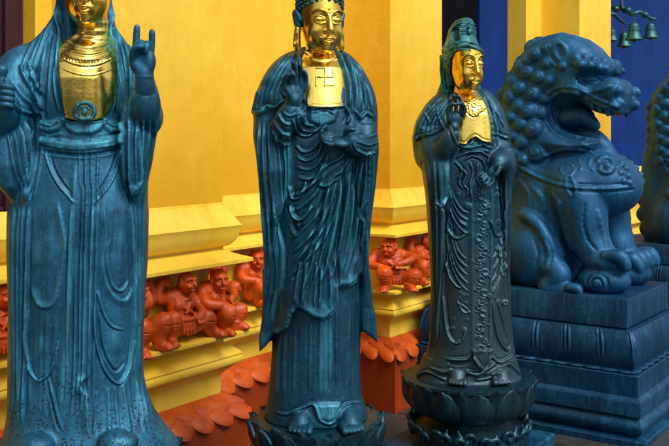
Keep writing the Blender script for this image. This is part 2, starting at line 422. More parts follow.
def bronze(name, deep, mid, light, stain, rough=.42, specks=0, metal=.62, wearamt=.9, sp=.6, lower=None, zlo=0, zhi=1, ns=5.0):
    """patinated cast metal: dark skin, blue-green verdigris in blotches and runs, paler where the relief stands proud"""
    m, nt, bs, _ = newmat(name); L = nt.links
    base = ramp(nt, noise(nt, ns, 9, .68, stretch=(1, 1, .55), dist=.4), [(.28, deep), (.52, mid), (.80, tuple(a*.6+b*.4 for a, b in zip(mid, light)))])
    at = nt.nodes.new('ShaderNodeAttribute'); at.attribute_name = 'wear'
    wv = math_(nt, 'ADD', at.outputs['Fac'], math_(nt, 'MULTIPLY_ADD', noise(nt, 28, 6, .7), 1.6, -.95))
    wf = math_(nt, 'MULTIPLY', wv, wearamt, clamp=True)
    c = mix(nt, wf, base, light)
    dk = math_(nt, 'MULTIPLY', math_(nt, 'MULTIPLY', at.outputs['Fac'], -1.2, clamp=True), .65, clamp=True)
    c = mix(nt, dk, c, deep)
    st = ramp(nt, noise(nt, 7, 7, .75, stretch=(4, 4, .3)), [(.52, (0, 0, 0)), (.70, (1, 1, 1))])
    c = mix(nt, math_(nt, 'MULTIPLY', st, .20), c, light)
    s2 = ramp(nt, noise(nt, 9, 8, .8, stretch=(3.2, 3.2, .22), dist=.3), [(.47, (0, 0, 0)), (.62, (1, 1, 1))]); c = mix(nt, math_(nt, 'MULTIPLY', s2, .72), c, deep)
    s3 = ramp(nt, noise(nt, 75, 4, .8), [(.60, (0, 0, 0)), (.68, (1, 1, 1))]); c = mix(nt, math_(nt, 'MULTIPLY', s3, .35), c, light)
    sb = ramp(nt, noise(nt, 2.2, 6, .7, stretch=(1.3, 1.3, .8)), [(.60, (0, 0, 0)), (.72, (1, 1, 1))])
    c = mix(nt, math_(nt, 'MULTIPLY', sb, .55), c, stain)
    if lower is not None:       # the casting weathers to another tone towards its foot
        sx = nt.nodes.new('ShaderNodeSeparateXYZ'); g = nt.nodes.new('ShaderNodeNewGeometry'); L.new(g.outputs['Position'], sx.inputs[0])
        mr = nt.nodes.new('ShaderNodeMapRange'); mr.inputs[1].default_value = zlo; mr.inputs[2].default_value = zhi; mr.inputs[3].default_value = 1; mr.inputs[4].default_value = 0
        zz = math_(nt, 'MULTIPLY_ADD', noise(nt, 5, 6, .7), .7, sx.outputs[2]); L.new(math_(nt, 'ADD', zz, -.35), mr.inputs[0])
        c = mix(nt, math_(nt, 'MULTIPLY', mr.outputs[0], .6), c, lower)
    if specks:
        sx = nt.nodes.new('ShaderNodeSeparateXYZ'); g = nt.nodes.new('ShaderNodeNewGeometry'); L.new(g.outputs['Position'], sx.inputs[0])
        mr = nt.nodes.new('ShaderNodeMapRange'); mr.inputs[1].default_value = specks; mr.inputs[2].default_value = specks-.28; mr.inputs[3].default_value = 0; mr.inputs[4].default_value = 1; L.new(sx.outputs[2], mr.inputs[0])
        tc = nt.nodes.new('ShaderNodeTexCoord'); vo = nt.nodes.new('ShaderNodeTexVoronoi'); vo.inputs['Scale'].default_value = 95; L.new(tc.outputs['Object'], vo.inputs['Vector'])
        a = math_(nt, 'LESS_THAN', vo.outputs['Distance'], math_(nt, 'MULTIPLY', noise(nt, 60, 3), .55))
        n2 = math_(nt, 'GREATER_THAN', math_(nt, 'ADD', noise(nt, 8, 4), math_(nt, 'MULTIPLY', mr.outputs[0], .25)), .69)
        f = math_(nt, 'MULTIPLY', math_(nt, 'MULTIPLY', a, n2), math_(nt, 'MULTIPLY', mr.outputs[0], 1.4, clamp=True), clamp=True)
        c = mix(nt, f, c, (.012, .02, .022))
    L.new(c, bs.inputs['Base Color'])
    L.new(math_(nt, 'MULTIPLY_ADD', noise(nt, 18, 6, .75), .50, rough-.25), bs.inputs['Roughness'])
    bs.inputs['Coat Weight'].default_value = .08; bs.inputs['Coat Roughness'].default_value = .2
    bs.inputs['Metallic'].default_value = metal; bs.inputs['Specular IOR Level'].default_value = sp
    b1 = bump(nt, bs, noise(nt, 26, 7, .65), .004, .6)
    b2 = bump(nt, bs, noise(nt, 48, 6, .7, stretch=(1, 1, .16), dist=.5), .002, .6, b1)
    b3 = bump(nt, bs, noise(nt, 150, 6, .75), .0016, .9, b2)
    return m
M['bronze_a'] = bronze('blue_verdigris_bronze', (.004, .038, .075), (.010, .125, .235), (.07, .40, .56), (.022, .058, .070), .50, specks=1.05, wearamt=.6)
M['bronze_b'] = bronze('dark_blue_patina_bronze', (.003, .020, .036), (.006, .070, .130), (.05, .36, .50), (.014, .040, .050), .46, wearamt=.6)
M['bronze_c'] = bronze('slate_blue_patina_bronze', (.004, .022, .040), (.012, .070, .125), (.07, .30, .42), (.026, .040, .045), .42, wearamt=.65, lower=(.045, .080, .092), zlo=.9, zhi=1.3)
M['bronze_hood'] = bronze('turquoise_patina_bronze', (.008, .05, .065), (.02, .14, .18), (.09, .36, .40), (.05, .03, .02), .45)
M['bronze_base'] = bronze('blackened_bronze', (.002, .014, .024), (.004, .045, .075), (.06, .28, .38), (.004, .012, .018), .3, ns=8)
M['lion'] = bronze('blue_grey_cast_stone', (.002, .032, .085), (.006, .092, .225), (.06, .26, .44), (.008, .030, .050), .56, metal=.45, wearamt=.8, ns=3.5, sp=.35)
M['lion_plinth'] = bronze('dark_blue_plinth_stone', (.001, .017, .048), (.003, .052, .135), (.06, .32, .52), (.004, .016, .028), .50, metal=.4, wearamt=.6, ns=4, sp=.3)
M['bell'] = bronze('green_bronze_bell', (.008, .04, .045), (.02, .10, .11), (.06, .25, .26), (.01, .03, .03), .4)
def goldm(name, base=(.98, .70, .15), rough=.11, dirt=.25, bp=.22):
    m, nt, bs, _ = newmat(name); L = nt.links
    n1 = ramp(nt, noise(nt, 16, 7, .7, dist=.6), [(.5, (0, 0, 0)), (.72, (1, 1, 1))])
    at = nt.nodes.new('ShaderNodeAttribute'); at.attribute_name = 'wear'
    c = mix(nt, math_(nt, 'MULTIPLY', n1, dirt), base, (.28, .12, .02))
    c = mix(nt, math_(nt, 'MULTIPLY', math_(nt, 'MULTIPLY', at.outputs['Fac'], -1.4, clamp=True), .8), c, (.06, .05, .03))
    t1 = ramp(nt, noise(nt, 38, 8, .8, stretch=(1.6, 1.6, .5), dist=.8), [(.58, (0, 0, 0)), (.66, (1, 1, 1))]); c = mix(nt, math_(nt, 'MULTIPLY', t1, dirt*1.2), c, (.12, .07, .02))
    L.new(c, bs.inputs['Base Color']); bs.inputs['Metallic'].default_value = 1
    L.new(math_(nt, 'MULTIPLY_ADD', noise(nt, 20, 7, .8), .30, rough-.09), bs.inputs['Roughness'])
    b1 = bump(nt, bs, noise(nt, 9, 4, .55), .006, bp)
    bump(nt, bs, noise(nt, 110, 5, .7), .0007, .7, b1)
    return m
M['gold'] = goldm('polished_gilding'); M['gold_face'] = goldm('worn_gilding', (.90, .58, .09), .16, .5, .4)

# ------------------------------------------------------------------ ground
g = MB(); g.quad((-150, -150, 0), (150, -150, 0), (150, 150, 0), (-150, 150, 0))
tag(g.build('ground', M['ground']), kind='structure')
# paving joints are real slabs in front of the temple
pv = MB()
for i in range(-4, 9):
    for j in range(-3, 14):
        u0 = -3.2+i*.62; t0 = j*.62-.3
        c = [(u0+.004, t0+.004), (u0+.616, t0+.004), (u0+.616, t0+.616), (u0+.004, t0+.616)]
        zz = .006+RNG.uniform(0, .002)
        pv.quad(*[UT(a, b, zz) for a, b in c])
tag(pv.build('pavement', M['ground']), kind='structure')

# ------------------------------------------------------------------ temple facade
U1, U2 = -2.97, -3.32
PATH = [(U2, -2.2, 0), (U2, 2.545, -1), (U1, 2.545, -1), (U1, 3.245, 1), (U2, 3.245, 1), (U2, 4.72, -1), (U1, 4.72, -1), (U1, 5.356, 1),
        (U2, 5.356, 1), (U2, 7.80, -1), (U1, 7.80, -1), (U1, 8.60, 1), (U2, 8.60, 1), (U2, 16, 0)]
def off(v, e): return (v[0]+e, v[1]+v[2]*e)
def arc(c, r, a0, a1, n=7): return [(c[0]+r[0]*math.cos(rad(a)), c[1]+r[1]*math.sin(rad(a))) for a in np.linspace(a0, a1, n)]
BASE_PROF = ([(.0, 1.316), (.004, 1.313), (.004, 1.306), (.012, 1.304)] + [(.012+.053*(i/7)**1.2, 1.304-.094*(i/7)) for i in range(1, 8)] + [(.062, 1.204)]
    + [(.0+.058*math.cos(rad(a)), 1.196-.086*math.sin(rad(a))) for a in np.linspace(10, 88, 8)] + [(.002, 1.100), (.012, 1.098)]
    + [(.012+.085*(i/6)**1.5, 1.098-.040*(i/6)) for i in range(1, 7)] + [(.103, 1.055), (.103, 1.040), (.097, 1.036), (-.045, 1.034), (-.048, .722), (.09, .720), (.097, .716), (.097, .704), (.09, .700)]
    + [(.02, .690), (.006, .682), (.002, .664)] + [(.002+.066*(i/7)**.8, .664-.055*(i/7)) for i in range(1, 8)]
    + arc((.058, .583), (.014, .020), 60, -60, 6) + [(.05, .562), (.012, .530), (-.004, .512), (-.006, .505), (-.006, .416)])
def sweep(vs, prof):
    G = [[UT(*off(v, e), z) for (e, z) in prof] for v in vs]; return G
facade = empty('temple_facade', UT(U1, 3, 0), 0, 'yellow temple facade with moulded pilasters and orange tiled skirting behind the statues', 'building')
def facade_piece(name, i0, i1, shaft_mat, top=4.2, z0=1.316):
    vs = PATH[i0:i1+1]
    b = MB()
    for a, c in zip(vs[:-1], vs[1:]): b.quad(UT(a[0], a[1], z0), UT(c[0], c[1], z0), UT(c[0], c[1], top), UT(a[0], a[1], top))
    o = b.build(name, shaft_mat, facade)
    return o, vs
def skirting(parent, vs, name='base_moulding'):
    b = MB()
    G = sweep(vs, BASE_PROF); b.grid(G)
    o = b.build(name, M['mould'], parent, smooth=True)
    o.data.polygons.foreach_set('use_smooth', [True]*len(o.data.polygons))
    for p in o.data.polygons: p.use_smooth = True
    m = o.modifiers.new('split', 'EDGE_SPLIT'); m.split_angle = rad(38)
    # riser and lapped tile apron
    r = MB(); r.grid(sweep(vs, [(.02, .416), (.092, .345), (.092, 0)])); r.build('skirting_wall', M['riser'], parent)
    t = MB()
    for a, c in zip(vs[:-1], vs[1:]):
        A0 = np.array(off(a, 0.0)); A1 = np.array(off(a, .118)); C0 = np.array(off(c, 0.0)); C1 = np.array(off(c, .118))
        Ln = np.linalg.norm(C1-A1); n = max(1, int(round(Ln/.135)))
        # sloping sheet with scalloped lapped edge
        K = 14*n
        for (lift, tuck, e0, e1, ph) in ((0, 0, 0.0, 1.0, 0), (.010, 0, 0.0, .62, .5)):
            top = []; lip = []; und = []; back = []
            for q in range(K+1):
                s_ = q/K; w_ = abs(math.sin(math.pi*(s_*n+ph))); sc = w_**.55
                inner = A0+(C0-A0)*s_; outer = A1+(C1-A1)*s_
                ex = e1-(.34*(1-sc))*(.8 if lift else 1)
                p = inner+(outer-inner)*ex
                z = .424-.094*ex+lift+.007*sc
                bulge = .010*sc
                top.append([*UT(*inner, .424+lift*.3)]); lip.append([*UT(*(inner+(outer-inner)*ex*.6), .424-.094*ex*.6+lift*.7+bulge*.8)])
                und.append([*UT(*p, z+bulge*.2)]); back.append([*UT(*(inner+(outer-inner)*(ex+.03)), z-.010-.016*sc)])
            bk = [[*UT(*(A0+(C0-A0)*q/K), .38)] for q in range(K+1)]
            t.grid([top, lip, und, back, bk])
    o = t.build('tile_skirt', M['tile'], parent, smooth=True); m = o.modifiers.new('split', 'EDGE_SPLIT'); m.split_angle = rad(50)
def seg(a, b): return PATH[a:b+1]
for nm, i0, i1 in (('pilaster', 1, 4), ('pilaster', 5, 8), ('pilaster', 9, 12)):
    o, vs = facade_piece(nm, i0, i1, M['yellow']); skirting(o, vs)
o, vs = facade_piece('wall', 4, 5, M['yellow']); skirting(o, vs)
# recesses with doors: only the narrow painted jambs rise beside them
def wallpatch(name, t0, t1, u, z0, z1, mat, parent):
    b = MB(); b.quad(UT(u, t0, z0), UT(u, t1, z0), UT(u, t1, z1), UT(u, t0, z1)); return b.build(name, mat, parent)
tj = 2.462
w0 = MB(); w0.quad(UT(U2, tj, 1.316), UT(U2, 2.545, 1.316), UT(U2, 2.545, 4.2), UT(U2, tj, 4.2)); w0.quad(UT(U2-.12, tj, 1.2), UT(U2, tj, 1.2), UT(U2, tj, 4.2), UT(U2-.12, tj, 4.2))
o = w0.build('wall', M['yellow'], facade); skirting(o, [PATH[0], PATH[1]])
w3 = MB(); w2 = MB()
for wb, ta, tb in ((w2, 5.356, 5.66), (w3, 7.47, 7.80)): wb.quad(UT(U2, ta, 1.316), UT(U2, tb, 1.316), UT(U2, tb, 4.2), UT(U2, ta, 4.2))
w2.quad(UT(U2, 5.66, 1.2), UT(U2-.2, 5.66, 1.2), UT(U2-.2, 5.66, 4.2), UT(U2, 5.66, 4.2)); w3.quad(UT(U2-.2, 7.47, 1.2), UT(U2, 7.47, 1.2), UT(U2, 7.47, 4.2), UT(U2-.2, 7.47, 4.2))
w3.build('wall', M['yellow'], facade); o = w2.build('wall', M['yellow'], facade); skirting(o, [PATH[8], PATH[9]])
o = wallpatch('wall', 8.6, 8.72, U2, 1.316, 4.2, M['yellow'], facade); skirting(o, [PATH[12], PATH[13]])
def door(t0, t1, u, mat, n, z1=3.9, grooves=0):
    """framed leaf with raised stiles, rails and sunk panels"""
    b = MB(); Lt = (t1-t0)/n
    for i in range(n):
        a = t0+i*Lt; tm = a+Lt/2
        c = lambda e: UT(u+e, tm)[:2]
        b.box((*c(-.03), (1.20+z1)/2), Lt-.006, .04, z1-1.20, (DX, DY))
        for s_ in ((-1, 1) if grooves else ()): b.box((*UT(u+.003, tm+s_*(Lt/2-.05))[:2], (1.20+z1)/2), .085, .03, z1-1.20, (DX, DY))
        for zc in ((1.28, 1.9, 2.6, z1-.1) if grooves else ()): b.box((*c(.001), zc), Lt-.2, .028, .10, (DX, DY))
        if grooves:
            for k in range(grooves):
                b.box((*UT(u-.004, a+.1+(Lt-.2)*(k+.5)/grooves)[:2], (1.20+z1)/2), .035, .026, z1-1.24, (DX, DY))
    return bevel(b.build('door', mat, facade), .004)
door(-2.0, tj, U2-.09, M['maroon'], 7, grooves=2)
door(6.93, 7.47, U2-.16, M['blue'], 1)
door(5.66, 6.925, U2-.17, M['black'], 2)  # near-black leaf filling the open doorway; its shade is painted in the colour
door(8.72, 15.9, U2-.09, M['blue'], 4)
b = MB(); b.quad(UT(U2-.45, -3, 0), UT(U2-.45, 16.5, 0), UT(U2-.45, 16.5, 4.2), UT(U2-.45, -3, 4.2))
b.quad(UT(U2-.45, -3, 4.2), UT(U2-.45, 16.5, 4.2), UT(U1, 16.5, 4.2), UT(U1, -3, 4.2)); b.build('back_wall', M['black'], facade)
# ------------------------------------------------------------------ statues: shared sculpting
def rows(Y0, lst): return [(EYE-(py-HY)/F*Y0, (l-PX0)/F*Y0, (r-PX0)/F*Y0, Y0+dc, hf, hb) for py, l, r, dc, hf, hb in lst]
class Head:
    """a calm temple face: chin at local z = 0, crown about .235, front is -y"""
    def __init__(s, chin, sc, yaw, pitch, wide=1.0, tall=1.0):
        s.t = tall
        s.c = np.array(chin, float); s.s = sc; s.R = rotm(yaw, pitch); s.w = wide
    def pt(s, x, y, z): return s.c+s.R@(np.array([x*s.w, y, z*s.t])*s.s)
    def ell(s, c, r, tilt=None):
        R = s.R if tilt is None else s.R@tilt
        return Ell(s.pt(*c), (r[0]*s.w*s.s, r[1]*s.s, r[2]*s.s*s.t), R)
    def face(s, V, smile=.004, k=.02):
        q = s.s
        V.add(s.ell((0, .012, .125), (.072, .088, .088)), .01)
        V.add(s.ell((0, -.014, .082), (.0665, .074, .088)), .02*q)
        V.add(s.ell((0, -.030, .040), (.050, .052, .044)), .025*q)
        V.add(s.ell((0, -.068, .0135), (.019, .016, .0135)), .014*q)
        for sx in (-1, 1):
            V.add(s.ell((sx*.034, -.052, .052), (.026, .026, .027)), .018*q)
            V.cut(s.ell((sx*.031, -.101, .0965), (.021, .017, .013)), .014*q)       # eye socket
            V.add(s.ell((sx*.030, -.0745, .0915), (.0195, .0135, .0105)), .0035*q)  # lidded eyeball
            V.tube([s.pt(sx*.0125, -.084, .0885), s.pt(sx*.021, -.0895, .0862), s.pt(sx*.032, -.0890, .0855), s.pt(sx*.044, -.080, .0872), s.pt(sx*.052, -.070, .0895)], [.0009*q, .0013*q, .0015*q, .0012*q, .0006*q], .0015*q, 4, cut=True)
            V.tube([s.pt(sx*.0125, -.082, .0855), s.pt(sx*.022, -.087, .0815), s.pt(sx*.033, -.087, .0805), s.pt(sx*.046, -.078, .0835)], [.0010*q, .0016*q, .0017*q, .0010*q], .003*q, 4)
            V.tube([s.pt(sx*.011, -.080, .099), s.pt(sx*.022, -.086, .1035), s.pt(sx*.035, -.082, .1030), s.pt(sx*.050, -.070, .0975)], [.0008*q, .0012*q, .0012*q, .0006*q], .002*q, 4, cut=True)
            V.tube([s.pt(sx*.0065, -.0885, .104), s.pt(sx*.016, -.0885, .1145), s.pt(sx*.031, -.085, .1195), s.pt(sx*.046, -.073, .1165), s.pt(sx*.058, -.057, .107)], [.0035*q, .0032*q, .0030*q, .0026*q, .0016*q], .005*q, 5)
            V.add(s.ell((sx*.0105, -.0935, .0575), (.0072, .0085, .0062)), .005*q)
            V.cut(s.ell((sx*.0062, -.101, .0525), (.0030, .0045, .0022)), .002*q)
            V.tube([s.pt(sx*.016, -.090, .058), s.pt(sx*.024, -.083, .048), s.pt(sx*.029, -.076, .036)], .0010*q, .004*q, 3, cut=True)
        V.tube([s.pt(0, -.0865, .1060), s.pt(0, -.0935, .090), s.pt(0, -.102, .072), s.pt(0, -.1065, .0600)], [.0050*q, .0055*q, .0068*q, .0088*q], .008*q, 5)
        V.tube([s.pt(0, -.094, .050), s.pt(0, -.0935, .044)], .0020*q, .003*q, 2, cut=True)
        V.add(s.ell((0, -.078, .0350), (.024, .016, .014)), .010*q)
        V.tube([s.pt(-.0225, -.0835, .0350+smile), s.pt(-.011, -.0935, .0385), s.pt(-.004, -.0975, .0405), s.pt(0, -.0965, .0392), s.pt(.004, -.0975, .0405), s.pt(.011, -.0935, .0385), s.pt(.0225, -.0835, .0350+smile)], [.0014*q, .0034*q, .0040*q, .0036*q, .0040*q, .0034*q, .0014*q], .003*q, 4)
        V.tube([s.pt(-.0185, -.085, .0325+smile*.6), s.pt(-.009, -.0935, .0285), s.pt(0, -.0955, .0275), s.pt(.009, -.0935, .0285), s.pt(.0185, -.085, .0325+smile*.6)], [.0016*q, .0044*q, .0050*q, .0044*q, .0016*q], .003*q, 4)
        V.tube([s.pt(-.0235, -.0875, .0345+smile), s.pt(-.010, -.0985, .0338), s.pt(0, -.1005, .0345), s.pt(.010, -.0985, .0338), s.pt(.0235, -.0875, .0345+smile)], .0011*q, .0015*q, 4, cut=True)
        V.tube([s.pt(-.012, -.090, .0205), s.pt(0, -.0915, .0190), s.pt(.012, -.090, .0205)], .0018*q, .006*q, 3, cut=True)
        V.add(s.ell((0, -.0875, .1235), (.0042, .0035, .0042)), .001*q)
    def ear(s, V, long=True, which=(-1, 1)):
        q = s.s
        for sx in which:
            V.tube([s.pt(sx*.0725, -.006, .088), s.pt(sx*.083, .006, .108), s.pt(sx*.086, .020, .112), s.pt(sx*.084, .026, .098), s.pt(sx*.079, .018, .072), s.pt(sx*.076, .006, .060)], .0078*q, .004*q, 4)
            V.tube([s.pt(sx*.074, .006, .100), s.pt(sx*.079, .013, .088), s.pt(sx*.075, .008, .074)], .0120*q, .004*q, 3)
            V.tube([s.pt(sx*.081, .006, .097), s.pt(sx*.084, .011, .086), s.pt(sx*.080, .005, .076)], .0035*q, .002*q, 3, cut=True)
    def lobe(s, V, zb=.0, which=(-1, 1)):
        q = s.s
        for sx in which:
            V.tube([s.pt(sx*.0775, .010, .068), s.pt(sx*.0795, .008, .045), s.pt(sx*.0800, .006, zb+.014), s.pt(sx*.0785, .004, zb+.004)], [.0105*q, .0120*q, .0135*q, .0100*q], .004*q, 4)
            V.cut(s.ell((sx*.090, -.002, zb+.030), (.010, .0030, .015)), .002)
    def neck(s, V, down=.075, r=.046):
        q = s.s; a = s.c+np.array([0, .03, .045])*q; b = s.c+np.array([0, .045, -down])*q
        V.add(Cap(a, b, r*q, (r+.004)*q), .022)
        for dz in (.012, -.014, -.038): V.add(Torus(s.c+np.array([0, .036, dz])*q, (r-.001)*q, .0042*q, (0, -.15, 1)), .005)
def volobj(V, name, mat, parent, strokes=None, it=1, wear0=0.):
    v, f = V.mesh()
    if it: v = relax(v, f, it, .45)
    wr = np.full(len(v), wear0)
    if strokes: v, wr = relief(v, f, strokes, wear0); v = relax(v, f, 1, .15)
    return mesh_obj(name, v, f, mat, parent, True, True, wr)
def curls(V, H, zmin=.10, n=230, r=.0092, front=.125, frame=None):
    """snail-shell curls over the skull"""
    ga = math.pi*(3-5**.5)
    for i in range(n):
        z = 1-2*(i+.5)/n; rr = math.sqrt(1-z*z); a = i*ga
        p = np.array([rr*math.cos(a)*.077, rr*math.sin(a)*.092+.014, z*.102+.135])
        hair = p[2] > zmin+.0 and (p[1] > -.01 or p[2] > .126+.022*(1-abs(p[0])/.07)) or (p[1] > .03 and p[2] > .05)
        if not hair: continue
        V.add(Ell(H.pt(*p), r*H.s), .002)
def finger(V, pts, r=.0085, k=.004):
    n = len(pts); V.tube(pts, list(np.linspace(r, r*.78, n)), k, 4)
def foot(V, Y0, heel, toe, wd, zs, ang=0):
    """bare foot: heel and toe tip as (px,d) at sole height zs"""
    a = np.array([*P(heel[0], HY, Y0+heel[1])[:2], zs]); b = np.array([*P(toe[0], HY, Y0+toe[1])[:2], zs])
    dr = (b-a)/np.linalg.norm(b-a); sd_ = np.array([-dr[1], dr[0], 0])
    L = np.linalg.norm(b-a)
    V.tube([a+[0, 0, .045], a+dr*L*.35+[0, 0, .040], a+dr*L*.66+[0, 0, .022]], [.036, .032, wd*.36], .015, 4)
    V.add(Ell(a+dr*L*.66+[0, 0, .014], (wd*.48, wd*.48, .017)), .015)
    big = 1 if ang >= 0 else -1
    for i, (o, ln, r) in enumerate(((.40, .30, .0125), (.17, .31, .0088), (-.02, .29, .0084), (-.20, .26, .0080), (-.37, .22, .0076))):
        q = a+dr*L*.68+sd_*(o*wd*big)
        V.tube([q+[0, 0, .016], q+dr*L*ln*.6+[0, 0, .017], q+dr*L*ln+[0, 0, .009]], [r, r*1.05, r*.95], .003, 3)
def petal_mesh(wd, ht, out, curl, n=9, m=9, th=.006):
    """one pointed lotus petal, bellied outwards, with a raised rim; local: x width, -y outwards, z up"""
    G = []
    for i in range(n+1):
        v = i/n; row = []
        hw = wd/2*(math.sin(math.pi*min(1, (v*.82+.18)))**.55)*(1 if v < .97 else .1)
        if v > .6: hw = wd/2*((1-v)/.4)**.62*(math.sin(math.pi*(.6*.82+.18))**.55)
        for j in range(m+1):
            s_ = 2*j/m-1
            x = hw*s_; bell = out*math.sin(math.pi*(v*.75+.12)); yy = -(bell*(1-.55*s_*s_))-curl*max(0, v-.55)**2*4
            rim = .0045 if abs(s_) > .8 or v > .93 else 0
            row.append((x, yy-rim, ht*v))
        G.append(row)
    B = [[(x*.96, y+th+.004, z) for x, y, z in r] for r in G]
    mb = MB(); mb.grid(G); mb.grid([r[::-1] for r in B])
    edge = [[r[0] for r in G], [r[0] for r in B]]; mb.grid(edge); edge = [[r[-1] for r in B], [r[-1] for r in G]]; mb.grid(edge); mb.grid([B[-1], G[-1]])
    me = bpy.data.meshes.new('petal'); me.from_pydata(mb.v, [], mb.f); me.validate()
    for p in me.polygons: p.use_smooth = True
    return me
def ring_petals(parent, me, mat, c, R, n, z, tilt, ph=0, wl=None, flip=False, sc=1):
    me = me.copy(); me.materials.clear(); me.materials.append(mat); w_ = wloc(parent)
    for i in range(n):
        a = 2*math.pi*(i+ph)/n
        o = bpy.data.objects.new('petal', me); COL.objects.link(o); o.parent = parent
        o.location = Vector((c[0]+R[0]*math.sin(a), c[1]-R[1]*math.cos(a), z))-w_
        o.rotation_euler = (tilt, 0, a) if not flip else (math.pi-tilt, 0, a)
        jit = RNG.uniform(.96, 1.04); o.scale = (sc*jit, sc, sc*RNG.uniform(.96, 1.05))
def lathe(prof, c, n=64, sq=1.0):
    mb = MB(); G = [[(c[0]+r*math.cos(2*math.pi*k/n), c[1]+r*sq*math.sin(2*math.pi*k/n), z) for k in range(n)] for r, z in prof]
    mb.grid(G, close=True); return mb
# ------------------------------------------------------------------ middle statue: robed Buddha
def statue_buddha():
    Y0 = 3.44; fz = EYE-(415-HY)*Y0/F; X0 = (317-PX0)/F*Y0
    T = empty('buddha_statue', (X0, Y0, fz), 0, 'dark blue bronze Buddha statue with gilt face and swastika on its gilt chest', 'statue')
    V = Vol((X0-.30, Y0-.27, fz-.02), (X0+.30, Y0+.22, EYE+.42), .0037)
    torso = Col(rows(Y0, [(46, 303, 333, .05, .04, .05), (50, 294, 339, .04, .06, .07), (56, 283, 348, .02, .085, .10), (66, 271, 358, .0, .11, .12), (80, 264, 364, -.01, .125, .13),
        (100, 262, 366, -.02, .14, .13), (125, 262, 367, -.02, .15, .13), (160, 264, 370, -.02, .155, .13), (200, 268, 369, -.01, .16, .13), (240, 270, 367, -.0, .17, .13), (280, 270, 367, .0, .175, .13), (345, 268, 367, 0, .185, .14)]), 2.3)
    hem = PolyPx([(255, 40), (380, 40), (380, 270), (362, 268), (357, 278), (350, 284), (341, 284), (337, 289), (338, 300), (334, 310), (324, 318), (314, 316), (304, 309), (297, 308), (291, 314), (287, 327), (280, 333), (271, 334), (262, 336), (250, 300)], Y0-.14, Y0-.3, Y0+.25)
    V.add(Inter(torso, hem), .004)
    skirt = Col(rows(Y0, [(270, 274, 361, 0, .150, .12), (300, 274, 361, 0, .152, .12), (335, 273, 360.5, 0, .155, .12), (370, 270.5, 360, 0, .16, .13), (395, 268, 362, 0, .165, .13), (408, 266, 366, 0, .17, .14), (415, 264, 368, 0, .17, .14)]), 2.4)
    V.add(skirt, .004)
    # shoulders and upper sleeves
    def p(a, b, d): return P(a, b, Y0+d)
    V.tube([p(296, 64, .03), p(283, 78, .01), p(273, 100, -.01), p(271, 128, -.04)], [.040, .045, .050, .050], .03)
    V.tube([p(337, 64, .03), p(348, 79, .01), p(359, 100, -.01), p(361, 128, -.04)], [.045, .048, .048, .050], .03)
    # raised forearm (left in the picture) and its hanging sleeve
    V.tube([p(272, 132, -.05), p(278, 136, -.10), p(288, 122, -.17), p(292, 110, -.185)], [.056, .052, .040, .030], .02)
    V.add(Col(rows(Y0, [(108, 256, 287, -.04, .06, .08), (135, 254.5, 289, -.06, .10, .08), (170, 260, 290, -.07, .105, .09), (200, 262, 289, -.06, .10, .08), (222, 263, 280, -.05, .10, .07), (250, 265, 284, -.05, .09, .06), (290, 264, 283, -.04, .08, .05), (312, 263, 281, -.03, .05, .04)]), 2.4), .012)
    # other forearm across the waist, sleeve falling from it
    V.tube([p(360, 130, -.05), p(364, 145, -.09), p(361, 147, -.15), p(352, 144, -.19)], [.044, .038, .033, .027], .02)
    V.add(Col(rows(Y0, [(125, 349, 376, -.05, .07, .08), (150, 350, 378, -.07, .10, .08), (185, 355, 375, -.06, .09, .08), (215, 358, 371, -.05, .085, .07), (245, 357, 368.5, -.04, .08, .06), (280, 359, 369, -.03, .07, .05), (300, 360, 371, -.02, .05, .04)]), 2.4), .012)
    V.add(PolyPx([(263, 270), (284, 280), (283, 300), (277, 316), (272, 338), (266, 346), (259.5, 352), (259, 338), (262, 318), (265, 300)], Y0-.05, Y0-.10, Y0+.02, .012), .015)
    V.add(PolyPx([(359, 270), (368, 274), (372, 300), (376.5, 320), (377.5, 343), (371, 337), (362, 331), (360, 300)], Y0-.04, Y0-.08, Y0+.02, .012), .015)
    # ragged cape ends over the upper arms
    V.add(PolyPx([(270, 84), (283, 80), (285, 96), (276, 104), (266, 112), (257, 118), (251, 112), (256, 92)], Y0-.02, Y0-.07, Y0+.06, .012), .012)
    V.add(PolyPx([(350, 66), (362, 74), (368, 90), (373, 112), (374, 119), (368, 116), (360, 120), (352, 112), (346, 96)], Y0-.02, Y0-.08, Y0+.05, .012), .012)
    for a in ((288, 400, 303, 424), (352, 400, 357, 420)):
        pass
    foot(V, Y0, (303, -.06), (299, -.235), .085, fz+.0, 1); foot(V, Y0, (343, -.06), (355, -.225), .085, fz+.0, -1)
    S = []
    # collar, lapels and sash
    S += [('r', [(301, 47), (300, 62), (303, 80), (305, 103)], 2.3, .012), ('r', [(297, 50), (294, 66), (297, 86), (301, 104)], 1.2, -.005), ('r', [(337, 50), (345, 70), (349, 90), (349, 106)], 2.3, .012), ('r', [(342, 52), (350, 72), (354, 95), (352, 118)], 1.3, -.006)]
    S += [('r', [(306, 105), (314, 108), (325, 106), (336, 107), (346, 105)], 1.4, .010), ('p', [(311, 108), (323, 112), (338, 109), (335, 121), (322, 126), (310, 121)], 2, .008), ('r', [(313, 113), (324, 109), (334, 114)], 1.2, .006)]
    S += [('r', [(306, 106), (303, 116), (306, 124), (313, 126)], 2.0, .011), ('r', [(300, 108), (297, 120), (303, 130), (315, 131), (322, 125)], 1.6, .009), ('r', [(294, 120), (297, 132), (307, 136), (317, 130)], 1.6, .009), ('r', [(345, 106), (349, 116), (346, 124)], 2.2, .010)]
    # cape and shoulder folds
    S += fam([(290, 52), (276, 66), (266, 84), (257, 112)], [(300, 56), (290, 74), (283, 90), (279, 102)], 5, 1.5, .007) + fam([(345, 54), (353, 70), (356, 90), (354, 112)], [(352, 57), (363, 75), (369, 96), (373, 116)], 4, 1.5, .007)
